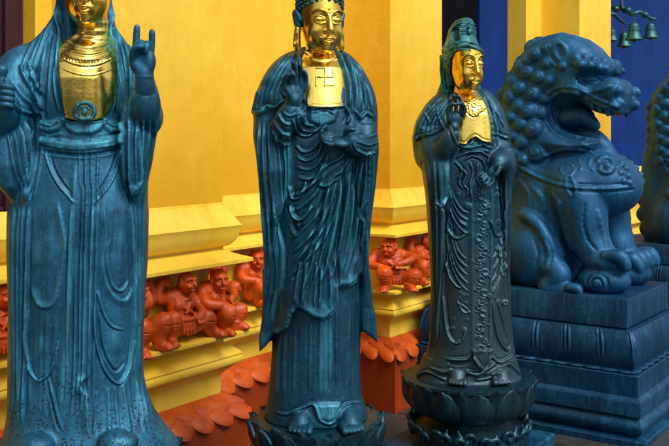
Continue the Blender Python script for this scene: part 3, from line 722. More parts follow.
    S += [('r', [(252, 112), (262, 113), (268, 106), (276, 108), (284, 100)], 1.8, .010), ('r', [(355, 110), (360, 118), (366, 113), (373, 117)], 1.8, .010), ('s', [(284, 98), (275, 108), (264, 112), (252, 117)], 2, .006)]
    S += [('r', [(282, 76), (286, 84), (284, 94), (290, 98)], 1.6, .009), ('r', [(292, 72), (295, 84), (300, 90)], 1.4, .007)]
    # left sleeve: long hanging folds and its free edge
    S += fam([(259, 120), (259, 160), (263, 210), (266, 260), (263, 330)], [(281, 128), (284, 165), (284, 195), (277, 215)], 5, 1.6, .0075, jit=.4)
    S += [('s', [(288, 112), (290, 150), (289, 190), (283, 204), (276, 218), (280, 232), (284, 252), (283, 285), (277, 300), (271, 330)], 2.2, .012), ('r', [(268, 150), (272, 190), (271, 230), (274, 280), (268, 320)], 1.6, -.007)]
    # sweeping folds that fall from the right shoulder to the left hip
    S += fam([(296, 146), (304, 152), (314, 148), (320, 138)], [(298, 178), (312, 178), (322, 168), (332, 146)], 4, 1.7, .009)
    S += fam([(292, 200), (302, 196), (316, 182), (326, 160)], [(292, 280), (308, 262), (328, 236), (342, 190)], 6, 1.9, .010, jit=.5)
    S += [('r', [(291, 186), (292, 198), (300, 196), (307, 180)], 2.0, .011), ('r', [(290, 205), (294, 217), (302, 219), (312, 206)], 2.2, .013), ('r', [(293, 222), (297, 232), (303, 224)], 2.5, -.008)]
    S += [('r', [(348, 148), (340, 158), (326, 166), (319, 178), (306, 190)], 2.0, .010), ('r', [(350, 155), (342, 170), (334, 176), (324, 184)], 1.8, .009), ('r', [(336, 178), (326, 186), (318, 184)], 2.2, .009)]
    S += fam([(330, 190), (322, 230), (312, 270), (300, 300)], [(366, 160), (362, 200), (358, 240), (352, 276)], 8, 1.8, .0085, jit=.5)
    S += [('r', [(344, 165), (342, 210), (337, 250), (338, 290)], 2.4, -.009), ('r', [(354, 160), (355, 200), (352, 250), (349, 278)], 2.0, -.008), ('r', [(325, 185), (318, 220), (306, 252), (292, 280)], 2.2, -.009)]
    S += [('s', [(362, 272), (357, 280), (350, 286), (341, 286), (337, 291), (338, 302), (334, 312), (324, 319), (314, 317), (304, 310), (296, 309)], 1.8, .007), ('s', [(296, 309), (291, 316), (287, 328), (280, 334), (271, 336)], 1.8, .007)]
    S += fam([(300, 262), (296, 290), (294, 306)], [(330, 262), (332, 290), (330, 312)], 5, 2.2, .006, jit=.4)
    S += [('r', [(366, 200), (362, 214), (364, 226), (361, 250)], 1.6, .009)] + fam([(366, 150), (366, 200), (365, 240), (366, 300)], [(374, 150), (371, 200), (367, 250), (374, 320)], 3, 1.3, .006)
    S += [('r', [(377, 134), (368, 137), (358, 134)], 1.6, .008), ('r', [(378, 142), (368, 145), (357, 141)], 1.6, .008), ('r', [(375, 152), (366, 154), (356, 149)], 1.6, .008), ('r', [(356, 138), (354, 144), (357, 151)], 1.3, .008), ('r', [(278, 112), (284, 122), (292, 124)], 1.5, .008), ('r', [(274, 120), (282, 131), (291, 133)], 1.6, .008), ('r', [(272, 130), (280, 141), (290, 142)], 1.6, .008), ('r', [(283, 112), (290, 116), (298, 113)], 1.3, .008)]
    # lower skirt: faint fine pleats and the hem lobes over the feet
    S += fam([(279, 338), (277, 400)], [(356, 300), (356, 392)], 9, 2.0, .003, jit=.6)
    S += [('r', [(275, 412), (288, 414), (304, 407), (313, 404), (317, 412), (320, 420), (329, 424), (337, 419), (341, 410), (348, 404), (362, 402)], 1.7, .008), ('p', [(314, 404), (340, 404), (338, 418), (329, 423), (319, 419)], 4, .012)]
    # pale mineral runs down the front of the skirt
    S += [('w', [(325, 312), (325, 340), (324, 372), (326, 386)], 4.5, .9), ('w', [(329, 320), (331, 350), (331, 378)], 2.5, .7), ('w', [(326, 384), (320, 392)], 5, .45), ('w', [(328, 405), (328, 420)], 8, .8), ('w', [(312, 232), (318, 252)], 3.5, .6), ('w', [(332, 226), (326, 252)], 2.5, .8), ('w', [(346, 262), (352, 284)], 4, .8), ('w', [(300, 236), (304, 250)], 6, .35), ('w', [(315, 296), (332, 314)], 5, .5), ('w', [(264, 330), (262, 350)], 4, .5), ('w', [(375, 320), (376, 338)], 4, .5)]
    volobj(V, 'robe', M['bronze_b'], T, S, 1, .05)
    # gilded chest with the temple emblem
    C = Vol((X0-.14, Y0-.19, EYE+.10), (X0+.16, Y0+.06, EYE+.42), .0026)
    chest = Col(rows(Y0, [(48, 308, 332, .045, .04, .05), (53, 300, 338, .04, .07, .07), (60, 291, 345, .02, .105, .1), (70, 284, 350, 0, .128, .1), (88, 282, 352, -.01, .138, .1), (108, 282, 352, -.02, .148, .1)]), 2.3, .010)
    C.add(Inter(chest, PolyPx([(304, 40), (301, 60), (304, 80), (307, 107), (347, 107), (346, 90), (342, 70), (336, 54), (334, 40)], Y0-.1, Y0-.25, Y0+.02)), .002)
    H = Head(P(319.3, 51.5, Y0-.055), 1.0, 22, 6, 1.07, 1.24)
    H.neck(C, .07, .048)
    SS0 = [('r', [(305, 55), (314, 59), (324, 60.5), (334, 58), (340, 54)], 1.0, .004)]
    SS = SS0 + [('r', [(306, 105), (325, 107), (346, 105)], 1.2, .003)]
    g = [[(315, 68.3), (322.5, 68.8), (322.0, 77.5), (333.8, 77.9)], [(333.2, 85.6), (325.2, 85.2)], [(325.0, 85.2), (325.6, 72.6)]]
    volobj(C, 'gilt_chest', M['gold'], T, SS, 1)
    # emblem: a raised outline in the shape the chest carries
    E = MB(); tb = Vol((X0-.02, Y0-.18, EYE+.18), (X0+.075, Y0-.08, EYE+.30), .0011)
    def line(a, b):
        q = [C.surf(a[0]+(b[0]-a[0])*t, a[1]+(b[1]-a[1])*t, Y0-.25, Y0, .0015) for t in np.linspace(0, 1, 5)]
        for i in range(4): tb.add(Cap(q[i], q[i+1], .0031), .001)
    cx, cy, q_ = 324.6, 76.9, 8.6
    for a, b in (((cx, cy-q_), (cx, cy+q_)), ((cx-q_, cy), (cx+q_, cy)), ((cx, cy-q_), (cx-q_, cy-q_)), ((cx+q_, cy), (cx+q_, cy-q_)), ((cx, cy+q_), (cx+q_, cy+q_)), ((cx-q_, cy), (cx-q_, cy+q_))):
        line(a, b)
    volobj(tb, 'swastika_emblem', M['gold_face'], T, None, 0, -.35)
    # head
    A = Vol(H.c-np.array([.12, .14, .05]), H.c+np.array([.12, .16, .36]), .0021)
    H.face(A); H.lobe(A, .004)
    volobj(A, 'face', M['gold_face'], T, None, 1)
    B = Vol(H.c-np.array([.13, .13, .02]), H.c+np.array([.13, .17, .42]), .0026)
    B.add(H.ell((0, .022, .132), (.0745, .088, .090)), .004); B.cut(H.ell((0, -.062, .080), (.0665, .075, .084)), .004)
    B.add(H.ell((0, .03, .235), (.035, .038, .035)), .02)
    curls(B, H, .10, 420, .0072); H.ear(B)
    volobj(B, 'hair', M['bronze_b'], T, None, 0, .35)
    # raised hand with thumb and forefinger meeting
    h = Vol(P(276, 118, Y0-.2)-.10, P(312, 62, Y0-.2)+.10, .0022)
    d = -.20
    h.tube([p(291, 112, d+.02), p(294, 100, d)], [.024, .022], .01)
    h.add(Ell(p(296, 93, d+.004), (.033, .017, .036), rotm(15, 0, 10)), .012)
    h.add(Ell(p(288.5, 92, d-.01), (.014, .017, .028), rotm(0, 0, -20)), .012)
    finger(h, [p(288, 93, d-.012), p(284, 84, d-.022), p(287, 76, d-.034), p(292, 74, d-.036)], .0105)
    finger(h, [p(291, 86, d), p(289, 78, d-.014), p(291, 72, d-.032), p(294, 75, d-.040)], .0092)
    finger(h, [p(296, 85, d), p(295, 75, d-.002), p(294, 68, d-.010), p(293, 62.5, d-.022)], .0092)
    finger(h, [p(300.5, 87, d+.002), p(301, 77, d), p(300.5, 70, d-.010), p(299.5, 65, d-.022)], .0088)
    finger(h, [p(304.5, 90, d+.006), p(306, 82, d+.004), p(306, 76, d-.004), p(304.5, 71.5, d-.014)], .0078)
    volobj(h, 'raised_hand', M['bronze_b'], T, None, 1, -.15)
    # open hand lying palm up at the waist
    h = Vol(P(316, 158, Y0-.2)-.10, P(366, 120, Y0-.2)+.10, .0022); d = -.20
    h.tube([p(362, 141, d+.06), p(355, 141, d+.02), p(349, 141.5, d)], [.026, .023, .021], .01)
    h.add(Ell(p(340, 142, d-.008), (.036, .032, .0165), rotm(0, 28, 6)), .012); h.add(Ell(p(346, 138, d-.014), (.018, .014, .014)), .01)
    finger(h, [p(348, 138, d-.014), p(346, 132.5, d-.024), p(349, 129.5, d-.034), p(354, 130, d-.038)], .0100)
    finger(h, [p(334, 136.5, d+.014), p(328, 133.5, d+.010), p(325, 129.5, d+.004), p(326, 126, d-.002)], .0086)
    finger(h, [p(332.5, 138.5, d+.002), p(326, 136, d-.002), p(322.5, 131.5, d-.008), p(323.5, 127.5, d-.012)], .0090)
    finger(h, [p(332, 141.5, d-.012), p(325.5, 139.5, d-.016), p(321, 135.5, d-.022), p(321.5, 131, d-.026)], .0090)
    finger(h, [p(333, 145, d-.024), p(327.5, 144, d-.032), p(322.5, 140.5, d-.038), p(322, 136, d-.040)], .0082)
    volobj(h, 'open_hand', M['bronze_b'], T, None, 1, -.15)
    # lotus base and block
    c = (X0, Y0-.01); zt = fz
    lb = lathe([(.001, zt), (.225, zt), (.238, zt-.006), (.240, zt-.02), (.225, zt-.05), (.20, zt-.11), (.19, zt-.15), (.235, zt-.17), (.25, zt-.20), (.25, zt-.30), (.001, zt-.30)], c, 72)
    lb = lb.build('lotus_base', M['bronze_base'], T, True); lb.modifiers.new('e', 'EDGE_SPLIT').split_angle = rad(45)
    pm = petal_mesh(.105, .11, .035, .02); ring_petals(lb, pm, M['bronze_base'], c, (.205, .205), 14, zt-.105, rad(14)); ring_petals(lb, pm, M['bronze_base'], c, (.197, .197), 14, zt-.085, rad(10), .5, sc=.9)
    pb = MB(); pb.box((X0, Y0-.01, (zt-.30)/2), .56, .56, zt-.302, (DX, DY)); bevel(pb.build('plinth', M['lion_plinth'], T), .012, 3)
statue_buddha()
# ------------------------------------------------------------------ left statue: hooded Guanyin, bright blue patina
def statue_left():
    Y0 = 2.95; fz = EYE-.95; X0 = (84-PX0)/F*Y0
    T = empty('hooded_statue', (X0, Y0, fz), 0, 'bright blue hooded robed statue with two fingers raised, nearest at left', 'statue')
    MB_ = M['bronze_a']
    def p(a, b, d): return P(a, b, Y0+d)
    V = Vol((X0-.40, Y0-.30, fz-.02), (X0+.34, Y0+.22, EYE+.62), .0037)
    V.add(Col(rows(Y0, [(30, 66, 100, .03, .05, .07), (40, 52, 114, .02, .08, .09), (50, 40, 122, .01, .10, .11), (65, 33, 127, .0, .12, .12), (90, 36, 128, -.01, .125, .13), (120, 40, 126, -.01, .12, .13), (150, 36, 130, -.01, .135, .13),
        (180, 24, 138, -.01, .15, .13), (210, 12, 147, -.01, .16, .14), (250, 10.5, 146, 0, .165, .14), (300, 12.5, 143, 0, .165, .14), (340, 12, 142, 0, .165, .14), (375, 12, 142, 0, .17, .14), (395, 12, 146, 0, .175, .15), (415, 11, 154, 0, .185, .16), (430, 8, 165, 0, .20, .17), (446, 2, 178, 0, .22, .18), (453, 0, 182, 0, .22, .18)]), 2.5), .004)
    # veil falling from the head over both shoulders
    V.add(Col(rows(Y0, [(-62, 76, 92, .05, .03, .03), (-48, 64, 103, .04, .07, .07), (-30, 58, 108, .04, .085, .09), (-5, 54, 108, .04, .075, .09), (12, 51, 109, .04, .065, .10), (26, 44, 113, .03, .07, .11), (40, 32, 124, .02, .085, .11), (55, 20, 134, .01, .09, .10), (75, 13, 138, .0, .09, .09), (95, 12, 140, -.0, .08, .08)]), 2.1), .02)
    # opening for the face and throat
    V.cut(Ell(P(85, -2, Y0-.07), (.070, .115, .125)), .01); V.cut(Ell(P(86, 30, Y0-.09), (.060, .09, .08)), .015)
    # arms
    V.tube([p(26, 70, .0), p(14, 95, -.03), p(4, 118, -.07), p(-6, 128, -.10)], [.075, .075, .068, .062], .03)
    V.tube([p(-6, 128, -.10), p(-2, 116, -.15), p(4, 106, -.18)], [.060, .052, .040], .02)
    V.tube([p(126, 66, .0), p(136, 92, -.03), p(142, 114, -.06), p(143, 120, -.09)], [.055, .052, .046, .044], .03)
    V.tube([p(143, 120, -.09), p(145, 108, -.13), p(145.5, 96, -.145)], [.044, .042, .036], .012)
    # hanging sleeves
    V.add(Col(rows(Y0, [(85, 2, 38, -.03, .06, .07), (110, -22, 39, -.05, .09, .08), (140, -14, 39, -.07, .10, .08), (165, 2, 37, -.08, .095, .08), (185, 12, 35, -.08, .08, .07), (195, 19, 32, -.08, .05, .05), (201, 23, 29, -.08, .02, .02)]), 2.5), .010)
    V.add(Col(rows(Y0, [(90, 132, 158, -.03, .05, .07), (110, 127, 160, -.05, .08, .08), (134, 126, 159.5, -.06, .095, .08), (160, 126, 155, -.06, .095, .08), (180, 128, 151, -.06, .085, .07), (192, 130, 150, -.05, .06, .06), (210, 138, 148.5, -.03, .05, .06), (260, 140, 146.5, -.02, .04, .05), (320, 140, 143, -.02, .02, .03)]), 2.5), .010)
    V.add(Ell(p(135.5, 190, -.125), (.016, .016, .022)), .012); V.add(Ell(p(25.5, 194, -.14), (.016, .016, .022)), .012)
    foot(V, Y0, (48, -.08), (38, -.235), .10, fz+.004, 1); foot(V, Y0, (112, -.08), (122, -.235), .10, fz+.004, -1)
    V.add(Ell(P(36, 444, Y0-.20), (.052, .05, .03)), .02); V.add(Ell(P(118, 443, Y0-.20), (.060, .05, .035)), .02)
    S = []
    # veil edges and lapels
    S += [('r', [(57, 4), (57, 20), (60, 34), (58, 52), (55, 80), (60, 112)], 2.6, .012), ('r', [(112, 2), (111, 20), (110, 34), (116, 54), (121, 80), (119, 116)], 2.6, .012)]
    S += [('r', [(61, 36), (59, 52), (58, 70), (61, 92), (66, 116)], 1.5, .009), ('r', [(112, 40), (117, 58), (118, 80), (114, 110)], 1.5, .009), ('r', [(51, 30), (47, 60), (45, 90), (44, 118)], 2.0, -.008), ('r', [(120, 36), (126, 60), (127, 90), (126, 118)], 2.0, -.008)]
    S += fam([(50, 14), (36, 36), (24, 58), (15, 84)], [(54, 24), (48, 46), (42, 70), (42, 102)], 6, 1.8, .0065, jit=.5) + fam([(112, 20), (118, 36), (124, 56), (127, 90)], [(116, 18), (127, 40), (133, 62), (134, 90)], 3, 1.5, .006)
    S += [('r', [(20, 64), (26, 80), (38, 96), (42, 110)], 2.4, .009), ('r', [(14, 84), (22, 96), (34, 106), (41, 116)], 2.2, .009), ('r', [(10, 100), (20, 110), (33, 114)], 2.2, .009), ('r', [(28, 60), (34, 78), (41, 92)], 1.8, .007)]
    # sash, dish shaped fold, medallion
    S += [('p', [(39, 137), (60, 141), (84, 142), (106, 140), (122, 134), (123, 143), (106, 147), (84, 149), (60, 148), (39, 143)], 1.6, .010), ('r', [(38, 136), (60, 139.5), (84, 140.5), (106, 138), (123, 133)], 1.2, .007), ('r', [(40, 144), (62, 148.5), (84, 149.5), (106, 147), (122, 143)], 1.1, .006), ('r', [(42, 151), (84, 155), (122, 149)], 2.0, -.008)]
    S += [('p', [(63, 120), (84, 121), (105, 122), (100, 130), (92, 134), (76, 134), (68, 130)], 2, .011), ('r', [(60, 118), (72, 122), (84, 122.5), (96, 122), (108, 119)], 1.1, .010)]
    S += [('p', [(41, 120), (50, 121), (60, 117), (70, 114), (66, 122), (58, 130), (48, 132), (42, 130)], 1.8, .010), ('p', [(100, 115), (110, 120), (124, 123), (122, 131), (110, 133), (103, 127)], 1.8, .010), ('r', [(43, 123), (52, 126), (62, 120)], 1.2, .006), ('r', [(103, 120), (112, 126), (122, 125)], 1.2, .006), ('r', [(62, 133), (50, 136), (42, 133)], 1.4, .006)]
    # great U shaped drapes
    S += [('r', [(45, 150), (49, 166), (58, 184), (70, 198), (76, 204)], 1.22, 0.0079), ('r', [(122, 150), (117, 168), (110, 184), (100, 197), (94, 204)], 1.22, 0.0079), ('r', [(50, 152), (54, 168), (62, 182), (72, 194)], 1.4, -.006), ('r', [(117, 152), (112, 168), (105, 182), (98, 192)], 1.4, -.006)]
    S += [('s', [(57, 200), (62, 220), (66, 246), (62, 272), (56, 300), (46, 308), (36, 302), (29, 280)], 1.44, 0.0065), ('s', [(104, 200), (107, 236), (104, 260), (107, 282), (116, 297), (126, 299), (133, 284), (135, 262)], 1.44, 0.0072), ('r', [(109, 240), (107, 262), (112, 284), (121, 291), (129, 280)], 1.6, .007)]
    S += [('r', [(26, 330), (28, 362), (34, 378), (42, 380), (51, 370), (57, 350), (60, 334)], 1.22, 0.0079), ('r', [(94, 306), (96, 340), (103, 366), (113, 381), (121, 382), (129, 366), (133, 340)], 1.37, 0.0101), ('r', [(98, 318), (101, 344), (108, 362), (116, 371), (124, 362)], 1.5, -.007), ('r', [(97, 290), (104, 314), (112, 326), (124, 330)], 1.4, .007)]
    S += [('r', [(58, 210), (50, 240), (52, 270)], 5, .005), ('r', [(116, 215), (119, 245), (118, 275)], 6, .006), ('r', [(40, 335), (41, 360)], 7, .004), ('r', [(114, 330), (115, 356)], 7, .005), ('r', [(40, 230), (38, 270)], 7, .006)]
    # centre pleats, zigzag edge
    S += [('s', [(77, 156), (75, 210), (74, 260), (70, 310), (66, 360), (60, 430)], 1.8, .008), ('s', [(95, 200), (92, 250), (90, 300), (89, 360), (88, 376), (82, 382), (81, 388), (87, 398), (88, 436)], 1.5, .011)]
    S += fam([(72, 205), (69, 300), (68, 380), (62, 434)], [(98, 160), (96, 250), (94, 340), (92, 434)], 6, 1.7, .0075, jit=.4) + fam([(79, 152), (80, 190)], [(98, 152), (96, 192)], 4, 1.5, .005)
    S += [('r', [(50, 392), (55, 412), (60, 432)], 1.8, -.008), ('r', [(48, 376), (54, 400), (60, 430)], 1.5, .007)]
    # long side folds
    S += fam([(13, 206), (13, 300), (14, 380), (9, 440)], [(28, 206), (26, 300), (24, 380), (20, 440)], 4, 1.8, .009, jit=.3) + fam([(132, 205), (134, 300), (134, 370), (141, 440)], [(144, 205), (141, 300), (141, 370), (160, 440)], 4, 1.7, .009, jit=.3)
    S += fam([(8, 135), (14, 170), (23, 194)], [(32, 118), (33, 150), (28, 190)], 5, 1.8, .010) + fam([(131, 120), (130, 150), (133, 186)], [(156, 120), (152, 160), (147, 210)], 5, 1.7, .009)
    S += [('r', [(40, 112), (39, 140), (36, 170), (30, 200)], 2.0, -.010), ('r', [(125, 112), (125, 150), (128, 190), (132, 205)], 2.0, -.010), ('r', [(130, 100), (129, 140), (129, 175), (131, 190)], 1.4, .008), ('r', [(139, 118), (139, 150), (139, 182), (136, 192)], 1.3, .009)]
    S += fam([(20, 300), (24, 420)], [(60, 320), (54, 430)], 5, 2.2, .0028, jit=.6) + fam([(100, 390), (98, 440)], [(136, 380), (150, 440)], 5, 2.4, .004, jit=.6)
    S += [('w', [(100, 12), (128, 60), (128, 110)], 9, .45), ('w', [(40, 25), (22, 60), (20, 110)], 16, .55), ('w', [(60, 40), (52, 80), (52, 116)], 6, .4), ('w', [(84, 120), (84, 150)], 40, .22), ('w', [(116, 436), (118, 446)], 8, .7), ('w', [(122, 380), (131, 350)], 3, .4), ('w', [(60, 228), (58, 262)], 9, .3), ('w', [(82, 190), (80, 252)], 5, -1.0), ('w', [(113, 208), (119, 218)], 8, -1.0), ('w', [(128, 210), (128, 216)], 4, -.9), ('w', [(158, 420), (176, 444)], 7, .5), ('w', [(64, 178), (72, 200)], 3, .4), ('w', [(143, 300), (141, 380)], 3, -.5), ('w', [(4, 230), (8, 330)], 7, -.8)]  # the pale stroke on the right instep paints its highlight into the patina
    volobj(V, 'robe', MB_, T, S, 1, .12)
    # gilt chest with necklace and medallion
    C = Vol((X0-.16, Y0-.20, EYE+.03), (X0+.16, Y0+.06, EYE+.42), .0024)
    chest = Col(rows(Y0, [(30, 74, 98, .03, .04, .05), (38, 68, 104, .02, .07, .07), (46, 61, 111, .01, .095, .09), (54, 56, 116, .0, .117, .1), (64, 50, 120, -.01, .132, .1), (80, 48, 122, -.01, .142, .1), (100, 48, 122, -.01, .142, .1), (124, 50, 120, -.01, .138, .1)]), 2.3, .012)
    C.add(Inter(chest, PolyPx([(66, 28), (60, 46), (58, 60), (59, 78), (62, 98), (66, 118), (84, 122), (104, 118), (113, 106), (117, 84), (117, 62), (112, 46), (105, 28)], Y0-.1, Y0-.25, Y0+.02)), .002)
    H = Head(P(89.5, 25, Y0-.075), 1.0, 4, 4, 1.0, 1.28); H.neck(C, .09, .046)
    SC_ = [('r', [(66, 43), (76, 47), (88, 48.5), (99, 47), (108, 43)], 1.3, .006), ('r', [(63, 47.5), (75, 52), (88, 53.8), (100, 52), (111, 47.5)], 1.0, .004), ('r', [(62, 68), (74, 73), (88, 75), (101, 73), (114, 68)], .8, .0025)] + [('r', [(61, 51), (72, 58), (87, 60.5), (102, 58), (113, 51)], 1.1, .005), ('r', [(59, 56), (72, 63), (87, 65.5), (102, 63), (115, 56)], 1.0, .005)]
    SC_ += [('o', [(x, 59.0+2.2*(1-((x-87)/27)**2)), (1.3, 0)], .6, .003) for x in np.linspace(63, 111, 17)]
    volobj(C, 'gilt_chest', M['gold'], T, SC_, 2)
    Md = Vol(P(68, 130, Y0-.2)-.02, P(100, 96, Y0-.2)+.09, .002)
    for i, (r_, w_) in enumerate(((9.5, .0055), (5.8, .004))):
        pts = [C.surf(84.5+r_*math.sin(a), 112-r_*math.cos(a)*.95, Y0-.26, Y0, .003) for a in np.linspace(-2.2, 2.2, 26)]
        for a, b in zip(pts[:-1], pts[1:]): Md.add(Cap(a, b, w_*.8), .002)
    for a in np.linspace(-2.1, 2.1, 17): Md.add(Ell(C.surf(84.5+10.9*math.sin(a), 112-10.6*math.cos(a), Y0-.26, Y0, .002), .0046), .003)
    Md.tube([C.surf(84.5+x, 119-abs(x)*.1, Y0-.26, Y0, .004) for x in (-7, -4, 0, 4, 7)], [.004, .007, .006, .007, .004], .003, 3)
    Md.add(Ell(C.surf(84.5, 112, Y0-.26, Y0, .003), (.010, .007, .012)), .003)
    volobj(Md, 'medallion', M['bronze_hood'], T, None, 0, .3)
    A = Vol(H.c-np.array([.11, .13, .05]), H.c+np.array([.11, .15, .34]), .0021); H.face(A)
    volobj(A, 'face', M['gold_face'], T, None, 1)
    # raised hand: first and little fingers straight up, the middle two folded under the thumb
    h = Vol(P(124, 112, Y0-.17)-.10, P(160, 22, Y0-.17)+.10, .0021); d = -.165
    h.tube([p(146, 112, d+.04), p(145.5, 92, d+.01), p(144.5, 80, d), p(144, 72, d)], [.034, .030, .0245, .026], .006)
    h.add(Torus(p(144.8, 77.5, d), .0250, .003, (0, 0, 1)), .004)
    h.add(Ell(p(142.5, 61, d), (.039, .021, .040)), .012); h.add(Ell(p(135, 64, d-.012), (.017, .018, .026), rotm(0, 0, -18)), .010); h.add(Ell(p(150, 62, d-.006), (.014, .016, .030)), .010)
    finger(h, [p(135.5, 54, d), p(136, 44, d-.002), p(136.6, 34, d-.004), p(137, 27, d-.006)], .0108)
    finger(h, [p(150.5, 55, d), p(151.6, 46, d-.002), p(152, 37, d-.004), p(152, 31.5, d-.006)], .0098)
    finger(h, [p(140.5, 52, d), p(141, 43.5, d-.012), p(141, 44, d-.034), p(140.5, 50, d-.036)], .0105)
    finger(h, [p(146, 52.5, d), p(146.5, 44.5, d-.012), p(146.5, 45, d-.033), p(146, 51, d-.035)], .0102)
    finger(h, [p(133, 62, d-.016), p(132.5, 54, d-.032), p(136, 47.5, d-.044), p(142, 46.5, d-.048)], .0112)
    volobj(h, 'raised_hand', MB_, T, None, 1, .0)
    # other hand at the edge of the picture, closed on a small vase neck
    h = Vol(P(-22, 128, Y0-.2)-.10, P(22, 68, Y0-.2)+.10, .0024); d = -.20
    h.tube([p(6, 124, d+.06), p(4, 112, d+.02), p(3, 104, d)], [.034, .030, .028], .008)
    h.add(Ell(p(0, 97, d), (.042, .028, .036)), .012)
    for i in range(4):
        yy = 86+i*6.2; finger(h, [p(-8, yy+2, d-.01), p(2, yy, d-.040), p(11, yy+1.5, d-.034), p(12, yy+3.5, d-.014)], .0105-.0006*i)
    finger(h, [p(6, 98, d-.01), p(9, 88, d-.022), p(6, 80, d-.030)], .0115)
    h.tube([p(2, 84, d-.005), p(2, 76, d-.005), p(2, 70, d-.005)], [.014, .011, .017], .004)
    volobj(h, 'closed_hand', MB_, T, None, 1, .1)
    c = (X0, Y0)
    lb = lathe([(.001, fz), (.27, fz), (.285, fz-.01), (.285, fz-.03), (.255, fz-.10), (.26, fz-.17), (.30, fz-.20), (.30, fz-.28), (.001, fz-.28)], c, 72).build('lotus_base', M['bronze_base'], T, True); lb.modifiers.new('e', 'EDGE_SPLIT').split_angle = rad(45)
    ring_petals(lb, petal_mesh(.13, .12, .04, .02), M['bronze_base'], c, (.25, .25), 14, fz-.13, rad(12))
    pb = MB(); pb.box((X0, Y0, (fz-.28)/2), .60, .60, fz-.282, (DX, DY)); bevel(pb.build('plinth', M['lion_plinth'], T), .012, 3)
statue_left()
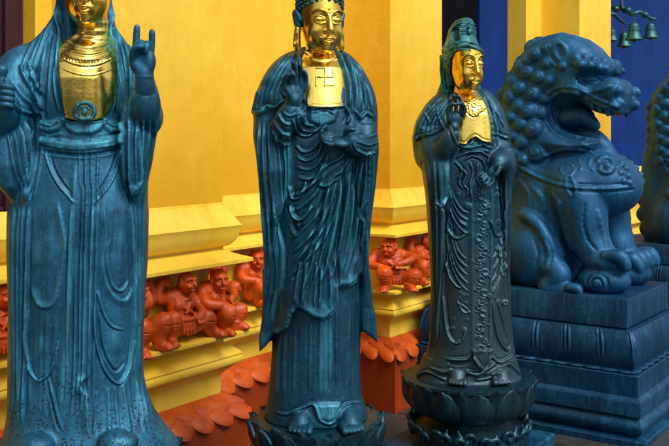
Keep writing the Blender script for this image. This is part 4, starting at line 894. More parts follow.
# ------------------------------------------------------------------ right statue: crowned Guanyin on a tall lotus
def statue_right():
    Y0 = 4.4; X0 = (463-PX0)/F*Y0; fz = EYE-1.114
    T = empty('crowned_statue', (X0, Y0, fz), 0, 'slate blue crowned statue with embroidered robe and gilt face, in front of the lion', 'statue')
    MC = M['bronze_c']
    def p(a, b, d): return P(a, b, Y0+d)
    V = Vol((X0-.27, Y0-.27, fz-.03), (X0+.27, Y0+.22, EYE+.28), .0037)
    V.add(Col(rows(Y0, [(88, 455, 476, .05, .04, .05), (92, 446, 482, .04, .07, .08), (98, 436, 487, .02, .10, .11), (108, 429, 494, .01, .12, .12), (122, 422, 500, .0, .14, .13), (150, 421, 503, -.01, .15, .13), (190, 425, 503, -.01, .155, .13), (230, 428, 506, 0, .16, .13), (280, 431, 507, 0, .165, .13), (320, 431, 509, 0, .165, .14),
        (345, 429.5, 511, 0, .17, .14), (358, 425, 514, 0, .175, .15), (366, 420, 516, 0, .18, .15)]), 2.4), .004)
    V.add(Col(rows(Y0, [(355, 424, 515, 0, .16, .15), (372, 417, 520, 0, .17, .16), (384, 414, 523, 0, .19, .17)]), 2.4), .004)
    V.tube([p(446, 100, .03), p(434, 115, .01), p(426, 134, -.01), p(426, 156, -.05)], [.040, .046, .048, .046], .03)
    V.tube([p(482, 98, .03), p(491, 114, .01), p(497, 134, -.01), p(499, 150, -.05)], [.042, .046, .044, .042], .03)
    V.tube([p(427, 158, -.05), p(435, 156, -.11), p(446, 146, -.17), p(452, 134, -.19)], [.052, .050, .042, .032], .02)
    V.add(Col(rows(Y0, [(128, 418, 452, -.05, .07, .08), (150, 416.5, 452, -.07, .11, .08), (175, 421, 450, -.08, .115, .09), (200, 425, 447, -.07, .11, .09), (230, 428.5, 444, -.05, .10, .07), (280, 431, 442, -.04, .08, .06), (330, 430, 438, -.03, .05, .04), (356, 426, 433, -.02, .03, .03)]), 2.4), .012)
    V.tube([p(499, 150, -.05), p(502, 158, -.10), p(501, 161, -.15), p(498, 163, -.185)], [.044, .040, .036, .030], .02)
    V.add(Col(rows(Y0, [(148, 492, 512, -.05, .07, .07), (165, 493, 512.5, -.07, .10, .08), (185, 496, 508.5, -.06, .09, .08), (220, 498, 508, -.05, .08, .06), (270, 500, 508, -.03, .06, .05), (320, 503, 510, -.02, .04, .04), (352, 508, 514, -.02, .03, .03)]), 2.4), .010)
    V.add(PolyPx([(428, 104), (438, 110), (440, 128), (434, 134), (424, 134), (416, 141), (413, 139), (417, 122)], Y0-.02, Y0-.09, Y0+.06, .012), .012)
    V.add(PolyPx([(490, 106), (500, 116), (508, 132), (509, 140), (503, 136), (494, 134), (488, 122)], Y0-.02, Y0-.09, Y0+.05, .012), .012)
    V.add(PolyPx([(472, 350), (493, 350), (490, 358), (483, 369), (479, 366), (474, 359)], Y0-.16, Y0-.20, Y0-.1, .006), .006)
    foot(V, Y0, (458, -.06), (457, -.215), .085, fz+.006, 1); foot(V, Y0, (498, -.06), (503, -.205), .085, fz+.006, -1)
    S = []
    S += [('r', [(453, 92), (449, 108), (450, 124), (456, 144)], 1.6, .012), ('r', [(477, 91), (486, 106), (491, 124), (492, 146)], 1.7, .013), ('r', [(482, 92), (491, 108), (496, 126), (497, 146)], 1.2, .010), ('r', [(486, 100), (494, 116), (500, 136)], 1.2, -.007)]
    S += [('o', [(483+i*1.5, 101+i*5.5), (1.1, 0)], .6, .005) for i in range(8)]
    S += fam([(444, 96), (432, 108), (422, 122), (416, 138)], [(450, 98), (444, 110), (438, 122), (434, 134)], 5, 1.2, .007) + fam([(486, 98), (496, 112), (502, 126)], [(486, 102), (500, 116), (508, 134)], 3, 1.1, .006)
    S += [('r', [(414, 140), (420, 136), (428, 135), (435, 133), (442, 128)], 1.3, .011), ('r', [(494, 134), (501, 136), (508, 138)], 1.3, .010), ('r', [(424, 112), (430, 124), (426, 134)], 1.2, .007), ('r', [(436, 106), (440, 120), (446, 132)], 1.3, .008)]
    # belt knots below the chest
    S += [('r', [(457, 144), (466, 148), (478, 146), (491, 143)], 1.4, .010), ('r', [(458, 150), (468, 146), (476, 138), (484, 146), (492, 148)], 1.5, .010), ('p', [(460, 147), (476, 141), (490, 147), (488, 152), (462, 152)], 2, .008), ('r', [(456, 158), (466, 153), (480, 152), (490, 158)], 1.3, .010), ('r', [(455, 162), (462, 170), (459, 182), (464, 190)], 1.4, .010), ('r', [(490, 156), (488, 166), (484, 174)], 1.3, .009), ('r', [(464, 160), (472, 156), (482, 160), (486, 170)], 1.3, .009)]
    S += [('r', [(460, 168), (466, 174), (463, 184), (468, 190), (466, 198)], 1.3, .010), ('r', [(470, 162), (473, 172), (470, 184), (472, 200)], 1.4, .009), ('r', [(478, 164), (477, 178), (482, 190)], 1.2, .008)]
    # embroidered centre panel: scrolls and rosettes
    S += [('s', [(473, 170), (473, 230), (473.5, 300), (474, 356)], 1.2, .008), ('s', [(489, 356), (489.5, 300), (491, 230), (491, 180)], 1.2, .007)]
    for i in range(26):
        y = 176+i*6.9; xo = 482+3.2*math.sin(i*1.9)
        S.append(('o', [(xo, y), (2.3+.7*math.sin(i*2.3), 0)], .75, .0065)); S.append(('o', [(xo+4.3*math.cos(i*2.6), y+2.6), (1.2, 0)], .6, .0055))
        S.append(('r', [(xo-5, y+3), (xo-1, y+5.5), (xo+3, y+3), (xo+5, y+6)], .7, .005))
    for a, b in ((468, 206), (487, 206)):
        S.append(('o', [(a, b), (2.4, 0)], .8, .007)); S.append(('o', [(a, b), (.3, 0)], .8, .007))
    for i in range(70):      # small flower work over the apron
        a = RNG.uniform(450, 504); b = RNG.uniform(170, 330)
        if 472 < a < 492: continue
        S.append(('o', [(a, b), (RNG.uniform(.8, 1.7), 0)], .6, .0034))
    # nested scarves and beaded chains
    S += fam([(447, 186), (450, 220), (458, 250), (470, 262)], [(447, 206), (449, 250), (458, 280), (473, 296)], 5, 1.15, .009)
    S += fam([(448, 180), (454, 198), (462, 210), (471, 214)], [(447, 194), (452, 214), (460, 228), (471, 236)], 4, 1.1, .008)
    S += fam([(508, 200), (503, 232), (497, 252), (491, 260)], [(508, 226), (505, 262), (498, 282), (489, 296)], 4, 1.05, .009)
    S += [('r', [(446, 222), (450, 232), (456, 238), (462, 237), (466, 232)], 1.5, .012), ('r', [(447, 262), (450, 276), (457, 286), (462, 288)], 1.7, .013), ('r', [(490, 220), (496, 236), (504, 230)], 1.3, .010), ('r', [(446, 216), (448, 250), (446, 280)], 1.2, .008), ('r', [(497, 248), (500, 262), (497, 276)], 1.2, .008)]
    S += [('r', [(444, 296), (446, 322), (450, 338), (456, 343), (462, 340), (466, 330)], 1.4, .012), ('r', [(492, 300), (495, 326), (500, 342), (507, 350), (512, 344)], 1.3, .010), ('r', [(497, 300), (503, 322), (508, 340)], 1.2, .008), ('r', [(457, 300), (463, 312), (470, 312)], 1.1, .007), ('o', [(458, 342), (1.6, 0)], .7, .006), ('o', [(504, 303), (2.0, 0)], .8, .008), ('o', [(464, 330), (1.5, 0)], .7, .006), ('r', [(456, 302), (460, 304), (466, 308), (470, 313)], .8, .006)]
    S += [('r', [(446, 359), (458, 359.5), (466, 359), (471, 355)], 1.6, .010), ('r', [(448, 363), (460, 364), (472, 361)], 1.8, -.010), ('r', [(473, 356), (478, 363), (483, 369), (488, 361), (492, 354)], 1.3, .010), ('r', [(492, 356), (498, 362), (506, 360), (514, 354)], 1.5, .010)]
    S += fam([(421, 160), (426, 200), (430, 260), (432, 330), (428, 356)], [(442, 160), (444, 210), (442, 260), (440, 320), (436, 356)], 5, 1.3, .008, jit=.5)
    S += [('s', [(448, 150), (448, 180), (446, 200), (440, 206), (444, 214), (445, 250), (443, 300), (441, 345)], 1.6, .012), ('r', [(437, 202), (441, 206), (446, 197)], 1.2, .009)]
    S += fam([(497, 180), (499, 220), (501, 270), (504, 330)], [(506, 176), (506, 220), (507, 270), (510, 330)], 3, 1.1, .008)
    S += [('r', [(416, 376), (428, 372), (438, 376), (446, 380)], 1.8, .010), ('r', [(430, 368), (444, 372), (452, 369)], 1.8, .009), ('r', [(466, 372), (478, 374), (488, 368), (496, 362)], 2.2, .012), ('r', [(500, 368), (508, 364), (516, 370), (522, 376)], 1.6, .010), ('r', [(474, 380), (488, 378), (502, 372)], 1.8, .009)]
    S += [('w', [(440, 96), (430, 112), (420, 136)], 9, .35), ('w', [(474, 376), (486, 380)], 8, .6), ('w', [(496, 150), (508, 158)], 6, .4), ('w', [(500, 230), (506, 330)], 5, -.3), ('w', [(430, 170), (432, 300)], 8, -.5), ('w', [(458, 236), (452, 262)], 4, .3), ('w', [(506, 366), (518, 374)], 5, .5)]
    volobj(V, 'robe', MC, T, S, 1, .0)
    C = Vol((X0-.10, Y0-.20, EYE-.03), (X0+.16, Y0+.06, EYE+.27), .0024)
    chest = Col(rows(Y0, [(89, 456, 476, .045, .04, .05), (94, 450, 481, .03, .08, .07), (101, 444, 490, .01, .12, .1), (115, 440, 495, -.005, .140, .1), (145, 438, 498, -.01, .150, .1)]), 2.3, .011)
    C.add(Inter(chest, PolyPx([(456, 84), (453, 96), (453, 120), (457, 143), (465, 144), (470, 138.5), (475, 136.5), (481, 140), (491, 143), (490.5, 126), (487, 108), (481, 96), (476, 84)], Y0-.1, Y0-.25, Y0+.02)), .002)
    H = Head(P(464.3, 91.5, Y0-.050), 1.06, 23, 4, .92, 1.34); H.neck(C, .075, .044)
    SS = [('r', [(457, 97), (466, 101), (475, 100), (482, 96)], .8, .005), ('r', [(464, 104), (468, 112), (474, 116), (480, 112), (486, 108)], .9, .006), ('r', [(458, 143), (466, 143), (471, 138), (476, 136), (482, 140), (491, 142)], 1.0, .006)]
    for a, b, r_ in ((468, 107, 1.6), (472, 112, 1.8), (477, 114, 1.6), (481, 110, 1.8), (474, 105, 2.0), (479, 104, 1.5), (469, 102, 1.2)): SS.append(('o', [(a, b), (r_, 0)], .6, .0045))
    volobj(C, 'gilt_chest', M['gold'], T, SS, 1)
    A = Vol(H.c-np.array([.11, .13, .05]), H.c+np.array([.11, .15, .34]), .0021); H.face(A); A.cut(PolyPx([(400, -60), (520, -60), (520, 47.5), (400, 49.5)], Y0, Y0-.4, Y0+.4), .003); volobj(A, 'face', M['gold_face'], T, None, 1)
    # hood drawn over a high hair knot
    B = Vol((X0-.15, Y0-.16, EYE+.14), (X0+.14, Y0+.22, EYE+.64), .0027)
    B.add(H.ell((0, .030, .115), (.084, .088, .088)), .01)
    B.add(Col(rows(Y0, [(54, 440.5, 481, .045, .06, .09), (66, 441, 480, .04, .05, .10), (80, 442.5, 480, .04, .05, .10), (92, 438, 484, .04, .06, .10), (104, 430, 490, .04, .05, .09)]), 2.2), .02)
    B.add(Col(rows(Y0, [(17, 464, 470, .03, .02, .02), (20, 456, 474, .03, .05, .05), (28, 450, 476, .04, .055, .07), (40, 447, 478, .04, .06, .09), (50, 442, 480, .04, .06, .09)]), 2.2), .015)
    B.cut(H.ell((0, -.085, .070), (.072, .088, .100)), .004); B.cut(Ell(P(469, 96, Y0-.12), (.06, .09, .05)), .01); B.cut(PolyPx([(452, 55), (457, 51), (468, 49), (479, 51), (484, 58), (483, 94), (452, 96), (450.5, 82), (450.5, 64)], Y0-.1, Y0-.3, Y0+.035, .004), .006)
    B.cut(PolyPx([(452, 29), (458, 28), (460, 40), (455, 42)], Y0-.05, Y0-.2, Y0+.01, .004), .006)
    B.tube([p(449.5, 62, .0), p(452, 55, -.06), p(458, 50.5, -.105), p(466, 48.3, -.128), p(474, 48.3, -.128), p(480, 51, -.10), p(482.5, 57, -.04)], .0125, .008, 5)
    B.tube([p(450, 62, .0), p(450, 72, -.015), p(450.5, 84, -.02)], .012, .008, 4)
    HS = fam([(443, 54), (441, 70), (443, 92)], [(449, 60), (447, 76), (450, 94)], 3, 1.0, .006) + [('r', [(446, 51), (456, 46.5), (468, 45.5), (480, 50)], 1.5, .008), ('r', [(449, 60), (455, 51), (466, 49), (479, 54)], 1.1, .006), ('r', [(450, 32), (456, 25), (466, 22), (474, 26)], 1.3, .007), ('r', [(448, 40), (446, 48), (443, 58)], 1.2, .007), ('o', [(445.5, 57.5), (2.2, 0)], .8, .005), ('r', [(454, 42), (460, 44), (470, 43)], 1, .006), ('r', [(450, 84), (447, 94), (440, 102)], 1.4, .008), ('w', [(452, 28), (444, 60)], 8, .5)]
    volobj(B, 'hood', M['bronze_hood'], T, HS, 1, .25)
    K = Vol(P(450, 50, Y0-.1)-.03, P(484, 10, Y0-.1)+.08, .0021); kc = P(467.5, 32, Y0-.075)
    K.add(Ell(kc+[0, .012, 0], (.036, .022, .048), H.R), .004)
    for r_, n in ((.020, 7), (.034, 13), (.046, 17)):
        for i in range(n):
            a = 2*math.pi*i/n; q = kc+H.R@np.array([r_*.86*math.cos(a), -.012+.18*r_, r_*1.15*math.sin(a)]); K.add(Torus(q, .0055, .0026, H.R@np.array([0, -1, 0])), .001)
    K.add(Ell(kc+H.R@np.array([0, -.018, 0]), (.010, .008, .016), H.R), .003); K.add(Ell(kc+H.R@np.array([0, -.016, .022]), .008), .003)
    for i in range(5): K.add(Cap(kc+H.R@np.array([(i-2)*.013, 0, .045-.004*abs(i-2)]), kc+H.R@np.array([(i-2)*.014, 0, .066-.007*abs(i-2)]), .006, .002), .003)
    volobj(K, 'crown', M['bronze_hood'], T, None, 0, .2)
    # raised hand, thumb and forefinger closing a ring
    h = Vol(P(440, 142, Y0-.2)-.10, P(474, 92, Y0-.2)+.10, .0022); d = -.20
    h.tube([p(452, 136, d+.02), p(454, 127, d)], [.024, .021], .01)
    h.add(Ell(p(455, 119, d+.004), (.031, .017, .034)), .012); h.add(Ell(p(449.5, 118, d-.008), (.014, .016, .026)), .01)
    finger(h, [p(449, 118, d-.012), p(447.5, 110, d-.020), p(451.5, 104.5, d-.030), p(456, 104.5, d-.034)], .0100)
    finger(h, [p(463, 115, d-.004), p(465, 109, d-.016), p(462, 103.5, d-.028), p(457.5, 104, d-.036)], .0090)
    finger(h, [p(460.5, 113, d), p(461.5, 106, d-.006), p(460, 99.5, d-.012), p(458, 96, d-.020)], .0088)
    finger(h, [p(456, 113, d+.004), p(456, 105, d+.002), p(455, 99, d-.006), p(454, 95, d-.014)], .0086)
    finger(h, [p(452, 114, d+.006), p(450.5, 107, d+.004), p(450, 102, d-.002), p(450, 98.5, d-.010)], .0078)
    volobj(h, 'raised_hand', MC, T, None, 1, -.1)
    # lowered hand, fingers relaxed
    h = Vol(P(478, 194, Y0-.2)-.10, P(516, 150, Y0-.2)+.10, .0022)
    h.tube([p(504, 160, d+.03), p(499.5, 164, d+.005), p(497, 167, d)], [.028, .024, .021], .01)
    h.add(Ell(p(492.5, 172, d-.006), (.025, .016, .034), rotm(0, 0, 35)), .012)
    finger(h, [p(496, 168, d-.018), p(499.5, 167, d-.034), p(498, 172, d-.044), p(495, 175, d-.046)], .0098)
    finger(h, [p(493, 177, d-.012), p(492.5, 182, d-.020), p(490, 185, d-.028), p(487, 187.5, d-.030)], .0086)
    finger(h, [p(490, 178, d-.010), p(488, 182, d-.020), p(485.5, 184, d-.028)], .0084)
    finger(h, [p(487.5, 176.5, d-.008), p(484.5, 179, d-.018), p(483, 181.5, d-.026)], .0082)
    finger(h, [p(486, 174, d-.004), p(483, 175.5, d-.014), p(481.5, 178, d-.022)], .0074)
    volobj(h, 'lowered_hand', MC, T, None, 1, .1)
    # lotus: fat bellied petals in two rows over an openwork foot
    c = (X0+.03, Y0+.02); cx = c[0]
    lb = lathe([(.001, fz), (.30, fz), (.312, fz-.004), (.312, fz-.018), (.285, fz-.03), (.30, fz-.07), (.29, fz-.12), (.24, fz-.165), (.20, fz-.19), (.22, fz-.22), (.27, fz-.24), (.28, fz-.30), (.001, fz-.30)], c, 80).build('lotus_base', M['bronze_base'], T, True); lb.modifiers.new('e', 'EDGE_SPLIT').split_angle = rad(45)
    ring_petals(lb, petal_mesh(.155, .150, .050, .022, 12, 11), M['bronze_base'], c, (.255, .255), 12, fz-.150, rad(10), .0)
    ring_petals(lb, petal_mesh(.120, .135, .035, .03, 10, 9), M['bronze_base'], c, (.258, .258), 12, fz-.125, rad(14), .5)
    W = Vol((cx-.36, Y0-.36, fz-.36), (cx+.36, Y0+.30, fz-.17), .0042)
    for i in range(26):
        a = -math.pi*.80+i*math.pi*1.6/25; r0 = .275; q = np.array([c[0]+r0*math.sin(a), c[1]-r0*math.cos(a), fz-.245+.014*math.sin(i*2.2)]); tn = np.array([math.cos(a), math.sin(a), 0]); ou = np.array([math.sin(a), -math.cos(a), 0])
        s_ = 1 if i % 2 else -1
        pts = [q+tn*s_*(.036-.006*k)*math.cos(k*.9)+np.array([0, 0, 1])*(.040-.006*k)*math.sin(k*.9)+ou*.010*math.sin(k) for k in range(6)]
        W.tube(pts, [.010, .011, .011, .010, .009, .007], .003, 3); W.tube([q+tn*.02*s_, q+tn*.05*s_+[0, 0, .02], q+tn*.06*s_+[0, 0, .048]], [.010, .009, .004], .004, 3)
    volobj(W, 'scroll_work', M['bronze_base'], lb, None, 1, .2)
    pb = MB(); pb.box((cx, Y0+.02, (fz-.30)/2), .62, .62, fz-.302, (DX, DY)); bevel(pb.build('plinth', M['lion_plinth'], T), .012, 3)
statue_right()
# ------------------------------------------------------------------ guardian lion on its moulded plinth
LU, LT, PZ = -2.22, 5.345, .755
LX, LY, _ = UT(LU, LT); LRZ = math.atan2(NY, NX)
def Lp(px, py, l):
    if l > 0: q = Lp(px, py, -l); q[1] = l; return q
    a = (px-PX0)/F; s_ = (a*(LY+DY*l)-LX-DX*l)/(NX-NY*a); Y = LY+NY*s_+DY*l
    return np.array([s_, l, EYE-(py-HY)/F*Y-PZ])
def lion():
    T = empty('guardian_lion', (LX, LY, PZ), LRZ, 'large blue grey lion statue roaring beside the crowned statue, seen in profile', 'lion statue', 'guardian lions facing out from the temple')
    V = Vol((-.60, -.46, -.005), (.74, .46, 1.60), .0062)
    def L2(pts, l=0):
        pts = [(a-9*min(1, max(0, (a-560)/50)), b) for a, b in pts]
        return [(Lp(a, b, l)[0], Lp(a, b, l)[2]) for a, b in pts]
    head = L2([(505, 110), (509, 82), (520, 60), (534, 45), (550, 36), (566, 32.5), (584, 37), (600, 46), (612, 58), (617, 69), (613, 78), (613, 82), (623, 78.5), (630, 82), (634, 92), (632, 104), (629, 113), (619, 116), (600, 109), (586, 101), (573, 96), (560, 97), (553, 105), (555, 120), (566, 130), (582, 135), (598, 137), (608, 142), (606, 150), (585, 156), (548, 158), (512, 150)], -.06)
    sx = [Lp(a, 90, 0)[0] for a in (550, 590, 608, 622)]
    V.add(Prism(head, .205, .115, hwf=lambda X: np.interp(X, sx, [.205, .205, .195, .180])), .01)
    V.add(Ell(Lp(562, 76, 0), (.23, .20, .225)), .03)                                             # skull
    V.tube([Lp(545, 84, 0), Lp(535, 115, 0), Lp(532, 150, 0), Lp(534, 185, 0)], [.16, .175, .185, .18], .04)   # neck under the mane
    V.tube([Lp(588, 139, 0), Lp(600, 147, 0), Lp(612, 160, 0)], [.075, .060, .040], .02)                # beard
    V.add(Ell(Lp(604, 66, 0), (.060, .15, .055)), .03); V.add(Ell(Lp(605, 97, 0), (.095, .150, .095)), .03)
    V.add(Ell(Lp(574, 118, 0), (.125, .10, .085)), .01)                                             # tongue and palate
    V.tube([Lp(566, 118, -.06), Lp(582, 117, -.07), Lp(596, 126, -.05)], [.05, .045, .025], .02)
    def SP(px, py, inn=0.):
        """near side surface of the sculpture so far, seen along the lion's side"""
        for l in np.arange(-.34, .0, .003):
            q = Lp(px, py, l); i = np.round((q-V.lo)/V.h).astype(int)
            if np.all((i >= 0) & (i < V.n)) and V.d[i[0], i[1], i[2]] < 0: return q+np.array([0, inn, 0])
        return Lp(px, py, -.12)
    Mp = lambda q: np.array([q[0], -q[1], q[2]])
    def mir(q): return np.array([q[0], -q[1], q[2]])
    def both(fn):
        fn(lambda q: q); fn(mir)
    def stroke(pts, r, k=.008, inn=0., cut=False, n=3):
        q = [SP(a, b, inn) for a, b in crom(pts, n)]
        rr = np.interp(np.linspace(0, 1, len(q)), np.linspace(0, 1, len(np.atleast_1d(r))), np.atleast_1d(r))
        jobs.append(('t', q, rr, k, cut))
    jobs = []; R = np.random.RandomState(3)
    def flush():
        for j in jobs:
            for m_ in (lambda q: q, mir):
                if j[0] == 't':
                    _, q, rr, k, cut = j
                    for i in range(len(q)-1):
                        c = Cap(m_(q[i]), m_(q[i+1]), rr[i], rr[i+1]); (V.cut if cut else V.add)(c, k)
                else:
                    _, c, r, k, cut, yaw = j
                    R_ = None if yaw is None else rotm(0, 0, yaw)
                    (V.cut if cut else V.add)(Ell(m_(c), r, R_), k)
        jobs.clear()
    def blob(px, py, r, k=.008, inn=0., cut=False, yaw=None): jobs.append(('e', SP(px, py, inn), r, k, cut, yaw))
    # big shapes of the mask
    blob(574, 86, (.09, .04, .05), .03, .01); blob(612, 103, (.07, .045, .040), .03, .01); blob(606, 90, (.09, .04, .045), .03, .01); flush()
    blob(589, 79, (.080, .040, .045), .02, -.012, True); flush()
    stroke([(574, 62), (584, 65), (597, 68), (608, 70)], [.020, .030, .030, .024], .012, .0); flush()
    for a, b, r in [(576, 58, .026), (581, 64, .024), (585, 58, .024), (590, 65, .024), (594, 60, .022), (599, 67, .024), (603, 62, .024), (605, 68, .022)]: blob(a, b, (r, r, r), .006, .004)
    flush()
    blob(588, 79.5, (.050, .030, .024), .004, .012); flush()
    stroke([(574, 78), (581, 74), (590, 73), (600, 77), (605, 81)], .0085, .004); stroke([(576, 81), (584, 85.5), (594, 86), (602, 83)], .0075, .004); stroke([(572, 90), (588, 92), (602, 89), (611, 85)], .010, .012); flush()
    # nostril, flews
    blob(621, 94, (.020, .020, .024), .008, -.002, True); stroke([(619, 86), (614, 93), (615, 102), (620, 105)], .005, .005, .0, True); stroke([(616, 86), (611, 94), (613, 103), (619, 107)], .010, .012, .003); flush()
    V.add(Ell(Lp(610, 90, -.07), (.085, .070, .075)), .015); V.add(Ell(Mp(Lp(610, 90, -.07)), (.085, .070, .075)), .015)
    for sy in (-1, 1): V.add(Ell(Lp(604, 66, 0)+[.03, sy*.085, 0], (.045, .045, .045)), .010)
    # lips: two rolls following the open mouth
    stroke([(616, 111), (609, 108), (598, 103.5), (586, 97), (573, 92), (560, 92), (551, 99), (549, 113), (556, 127), (568, 134.5), (582, 138), (598, 140)], .0125, .004, .002)
    stroke([(617, 106.5), (609, 103.5), (599, 99.5), (587, 93), (574, 87.5), (558, 87.5), (546, 96), (543.5, 114), (551, 130), (565, 139), (582, 143)], .0105, .004, .002); flush()
    stroke([(611, 106.5), (598, 101.7), (586, 95), (573, 89.8), (559, 89.8), (548.5, 98), (546.3, 113), (553.5, 128.5), (566.5, 137)], .0045, .003, -.008, True); flush()
    for a, b, r_ in ((607, 112, .017), (599, 109, .014), (591, 105, .012)): jobs.append(('t', [SP(a, b-3, .015), SP(a, b-3, .015)+np.array([0, 0, -.034])], [r_, r_*.6], .005, False))
    flush()
    # ear with a rolled rim
    blob(559, 52, (.052, .022, .080), .010, .006, False, -18); flush(); blob(560, 51, (.030, .018, .052), .005, -.004, True, -18); flush(); blob(561, 53, (.016, .014, .028), .004, .012, False, -18); blob(562, 66, (.026, .022, .028), .006, .006); flush()
    stroke([(551, 44), (548, 52), (551, 61), (556, 66)], .008, .006); flush()
    # mane: overlapping snail curls
    near = [(546, 48, .036), (535, 54, .052), (547, 63, .042), (527, 60, .045), (519, 66, .050), (526, 72, .050), (538, 76, .056), (549, 80, .036), (511, 80, .050), (518, 88, .056), (532, 93, .062), (544, 98, .040), (508, 97, .052), (517, 106, .052), (527, 111, .058), (540, 113, .048), (509, 117, .052), (519, 124, .050), (533, 129, .072), (511, 136, .050), (520, 142, .050), (537, 152, .074), (512, 152, .052), (521, 160, .050), (512, 168, .050), (528, 172, .050), (541, 172, .042)]
    for a, b, r in near:
        r *= R.uniform(.82, 1.02); c = SP(a, b, .0)
        o = np.array([(a-534)/40, -1.1, .12]); o /= np.linalg.norm(o); c = c-o*r*.42
        for m_ in (lambda q: q, mir):
            cc, oo = m_(c), m_(o)
            V.add(Ell(cc, r), .010)
            for q_ in range(9):
                an = q_*.85; rr_ = r*(.62-.055*q_); e1 = np.cross(oo, [0, 0, 1]); e1 /= np.linalg.norm(e1); e2 = np.cross(oo, e1)
                p_ = cc+oo*r*(.80+.02*q_)+(e1*math.cos(an)+e2*math.sin(an))*rr_; p_ = cc+(p_-cc)/np.linalg.norm(p_-cc)*r*1.0
                if q_: V.cut(Cap(pp, p_, r*.075), .004)
                pp = p_
    for i, b in enumerate(range(46, 180, 15)):
        for l in (-.09, 0, .09):
            a = 535-(b-46)*.62 if b < 90 else 508; q = Lp(a, b+(4 if l else 0), 0); q[1] = l; V.add(Ell(q+[.03, 0, 0], .058), .006)
    # trunk, chest, haunches
    V.tube([Lp(553, 186, 0), Lp(556, 205, 0), Lp(545, 235, 0), Lp(535, 265, 0)], [.20, .23, .24, .22], .05)
    V.add(Ell(Lp(586, 184, 0), (.325, .265, .215)), .02); V.add(Ell(Lp(616, 190, 0), (.135, .17, .125)), .03)
    V.tube([Lp(525, 165, 0), Lp(520, 210, 0), Lp(522, 262, 0)], [.16, .15, .14], .06)
    for l in (-1, 1):
        V.add(Ell(Lp(534, 255, l*.21), (.20, .13, .20)), .04)
        V.tube([Lp(548, 262, l*.26), Lp(560, 276, l*.28), Lp(548, 288, l*.28), Lp(572, 292, l*.30)], [.07, .06, .055, .05], .02, 4)
        V.tube([Lp(522, 214, l*.26), Lp(536, 222, l*.28), Lp(547, 240, l*.29), Lp(552, 260, l*.285)], .022, .035, 4)
        for i in range(4): V.tube([Lp(568+i*.5, 288, l*(.25+.03*i)), Lp(577, 289, l*(.25+.03*i)), Lp(580, 294, l*(.25+.03*i))], [.026, .026, .018], .008, 3)
        # shoulder and fore leg
        V.tube([Lp(575, 190, l*.17), Lp(585, 215, l*.18), Lp(590, 240, l*.18), Lp(598, 256, l*.18)], [.14, .115, .095, .090], .03, 4)
        V.tube([Lp(572, 205, l*.25), Lp(577, 228, l*.265), Lp(588, 252, l*.26)], [.012, .016, .010], .02, 4)
        V.tube([Lp(563, 196, l*.25), Lp(566, 220, l*.25), Lp(572, 246, l*.22)], .022, .03, 4)
        hh = 262 if l < 0 else 268
        V.add(Ell(Lp(606, hh-1, l*.19), (.13, .105, .075)), .025)
        for i in range(4): V.tube([Lp(606, hh-6, l*.19+(i-1.5)*.052), Lp(620, hh-5, l*.19+(i-1.5)*.052), Lp(626, hh+4, l*.19+(i-1.5)*.050)], [.030, .037, .030], .010, 3)
        for i in range(4): V.tube([Lp(625, hh+2, l*.19+(i-1.5)*.050), Lp(629, hh+8, l*.19+(i-1.5)*.050)], [.020, .008], .004, 2)
    # scrolled rests under the fore paws
    for l in (-1, 1):
        c = Lp(604, 284, l*.19); c[2] = .065
        V.add(Ell(c, (.15, .12, .085)), .02); V.cut(Torus(c+[0, l*.105, -.01], .060, .010, (0, 1, 0)), .006); V.cut(Torus(c+[0, l*.11, -.01], .032, .007, (0, 1, 0)), .006)
    # harness collar with scrolls, ring and bells
    stroke([(518, 166), (530, 173), (545, 180), (560, 185), (576, 187.5), (592, 188.5), (608, 188.5), (622, 187.5), (633, 186)], .010, .004, 0); flush()
    stroke([(518, 169.5), (530, 176.5), (545, 183.5), (560, 188.5), (576, 191), (592, 192), (608, 192), (622, 191), (633, 189.5)], .0055, .003, -.002, True); flush()
    stroke([(518, 162), (530, 169), (545, 176), (560, 181), (576, 183.5), (592, 184.5), (608, 184.5), (622, 183.5)], .0055, .003, -.002, True); flush()
    stroke([(545, 156), (556, 151), (570, 149), (584, 150), (596, 155)], .010, .010); stroke([(596, 155), (604, 162), (608, 170)], .007, .008); flush()
    stroke([(562, 166), (566, 163), (571, 164), (574, 169), (571, 175), (565, 176), (561, 171), (562, 166)], .007, .004); flush()
    stroke([(571, 177), (574, 184), (576, 190), (575, 197)], [.006, .010], .005); stroke([(566, 177), (566, 186), (570, 196)], [.006, .009], .005); flush()
    stroke([(598, 162), (603, 158), (610, 159), (613, 165), (611, 171), (605, 173), (600, 170), (601, 165), (606, 165)], [.016, .015, .011], .004, .0); flush()
    blob(606, 167, (.03, .025, .03), .01, .008); flush()
    stroke([(586, 154), (590, 159), (589, 166), (593, 170)], .006, .005); stroke([(578, 158), (581, 164), (580, 171)], .005, .005); flush()
    for q in [(621, 164, .020), (625, 169, .022), (620, 173, .020), (627, 176, .022), (623, 181, .020), (629, 183, .020), (617, 168, .014)]: blob(q[0], q[1], (q[2],)*3, .007, .006)
    flush()
    for pts in ([(530, 185), (540, 196), (545, 210)], [(552, 192), (560, 204), (562, 220)], [(520, 180), (528, 192), (530, 206)]): stroke(pts, [.010, .014, .006], .012, .004)
    flush()
    stroke([(585, 205), (583, 222), (588, 240), (596, 250)], .006, .01, 0, True); stroke([(598, 212), (602, 230), (606, 246)], .010, .02, .004); flush()
    for a0 in (534, 541, 548): stroke([(a0, 240), (a0+4, 252), (a0+2, 266)], .005, .012, -.002, True)
    flush()
    V.add(Ell(Lp(628, 199, 0), (.05, .055, .05)), .012); V.cut(Torus(Lp(631, 200, 0), .036, .006, (1, 0, -.3)), .005)
    # tail: flame of curls up the back
    for i, (a, b, r) in enumerate([(508, 280, .06), (503, 262, .06), (500, 242, .065), (500, 220, .065), (502, 200, .06)]): V.add(Ell(Lp(a, b, 0), r*1.2), .02)
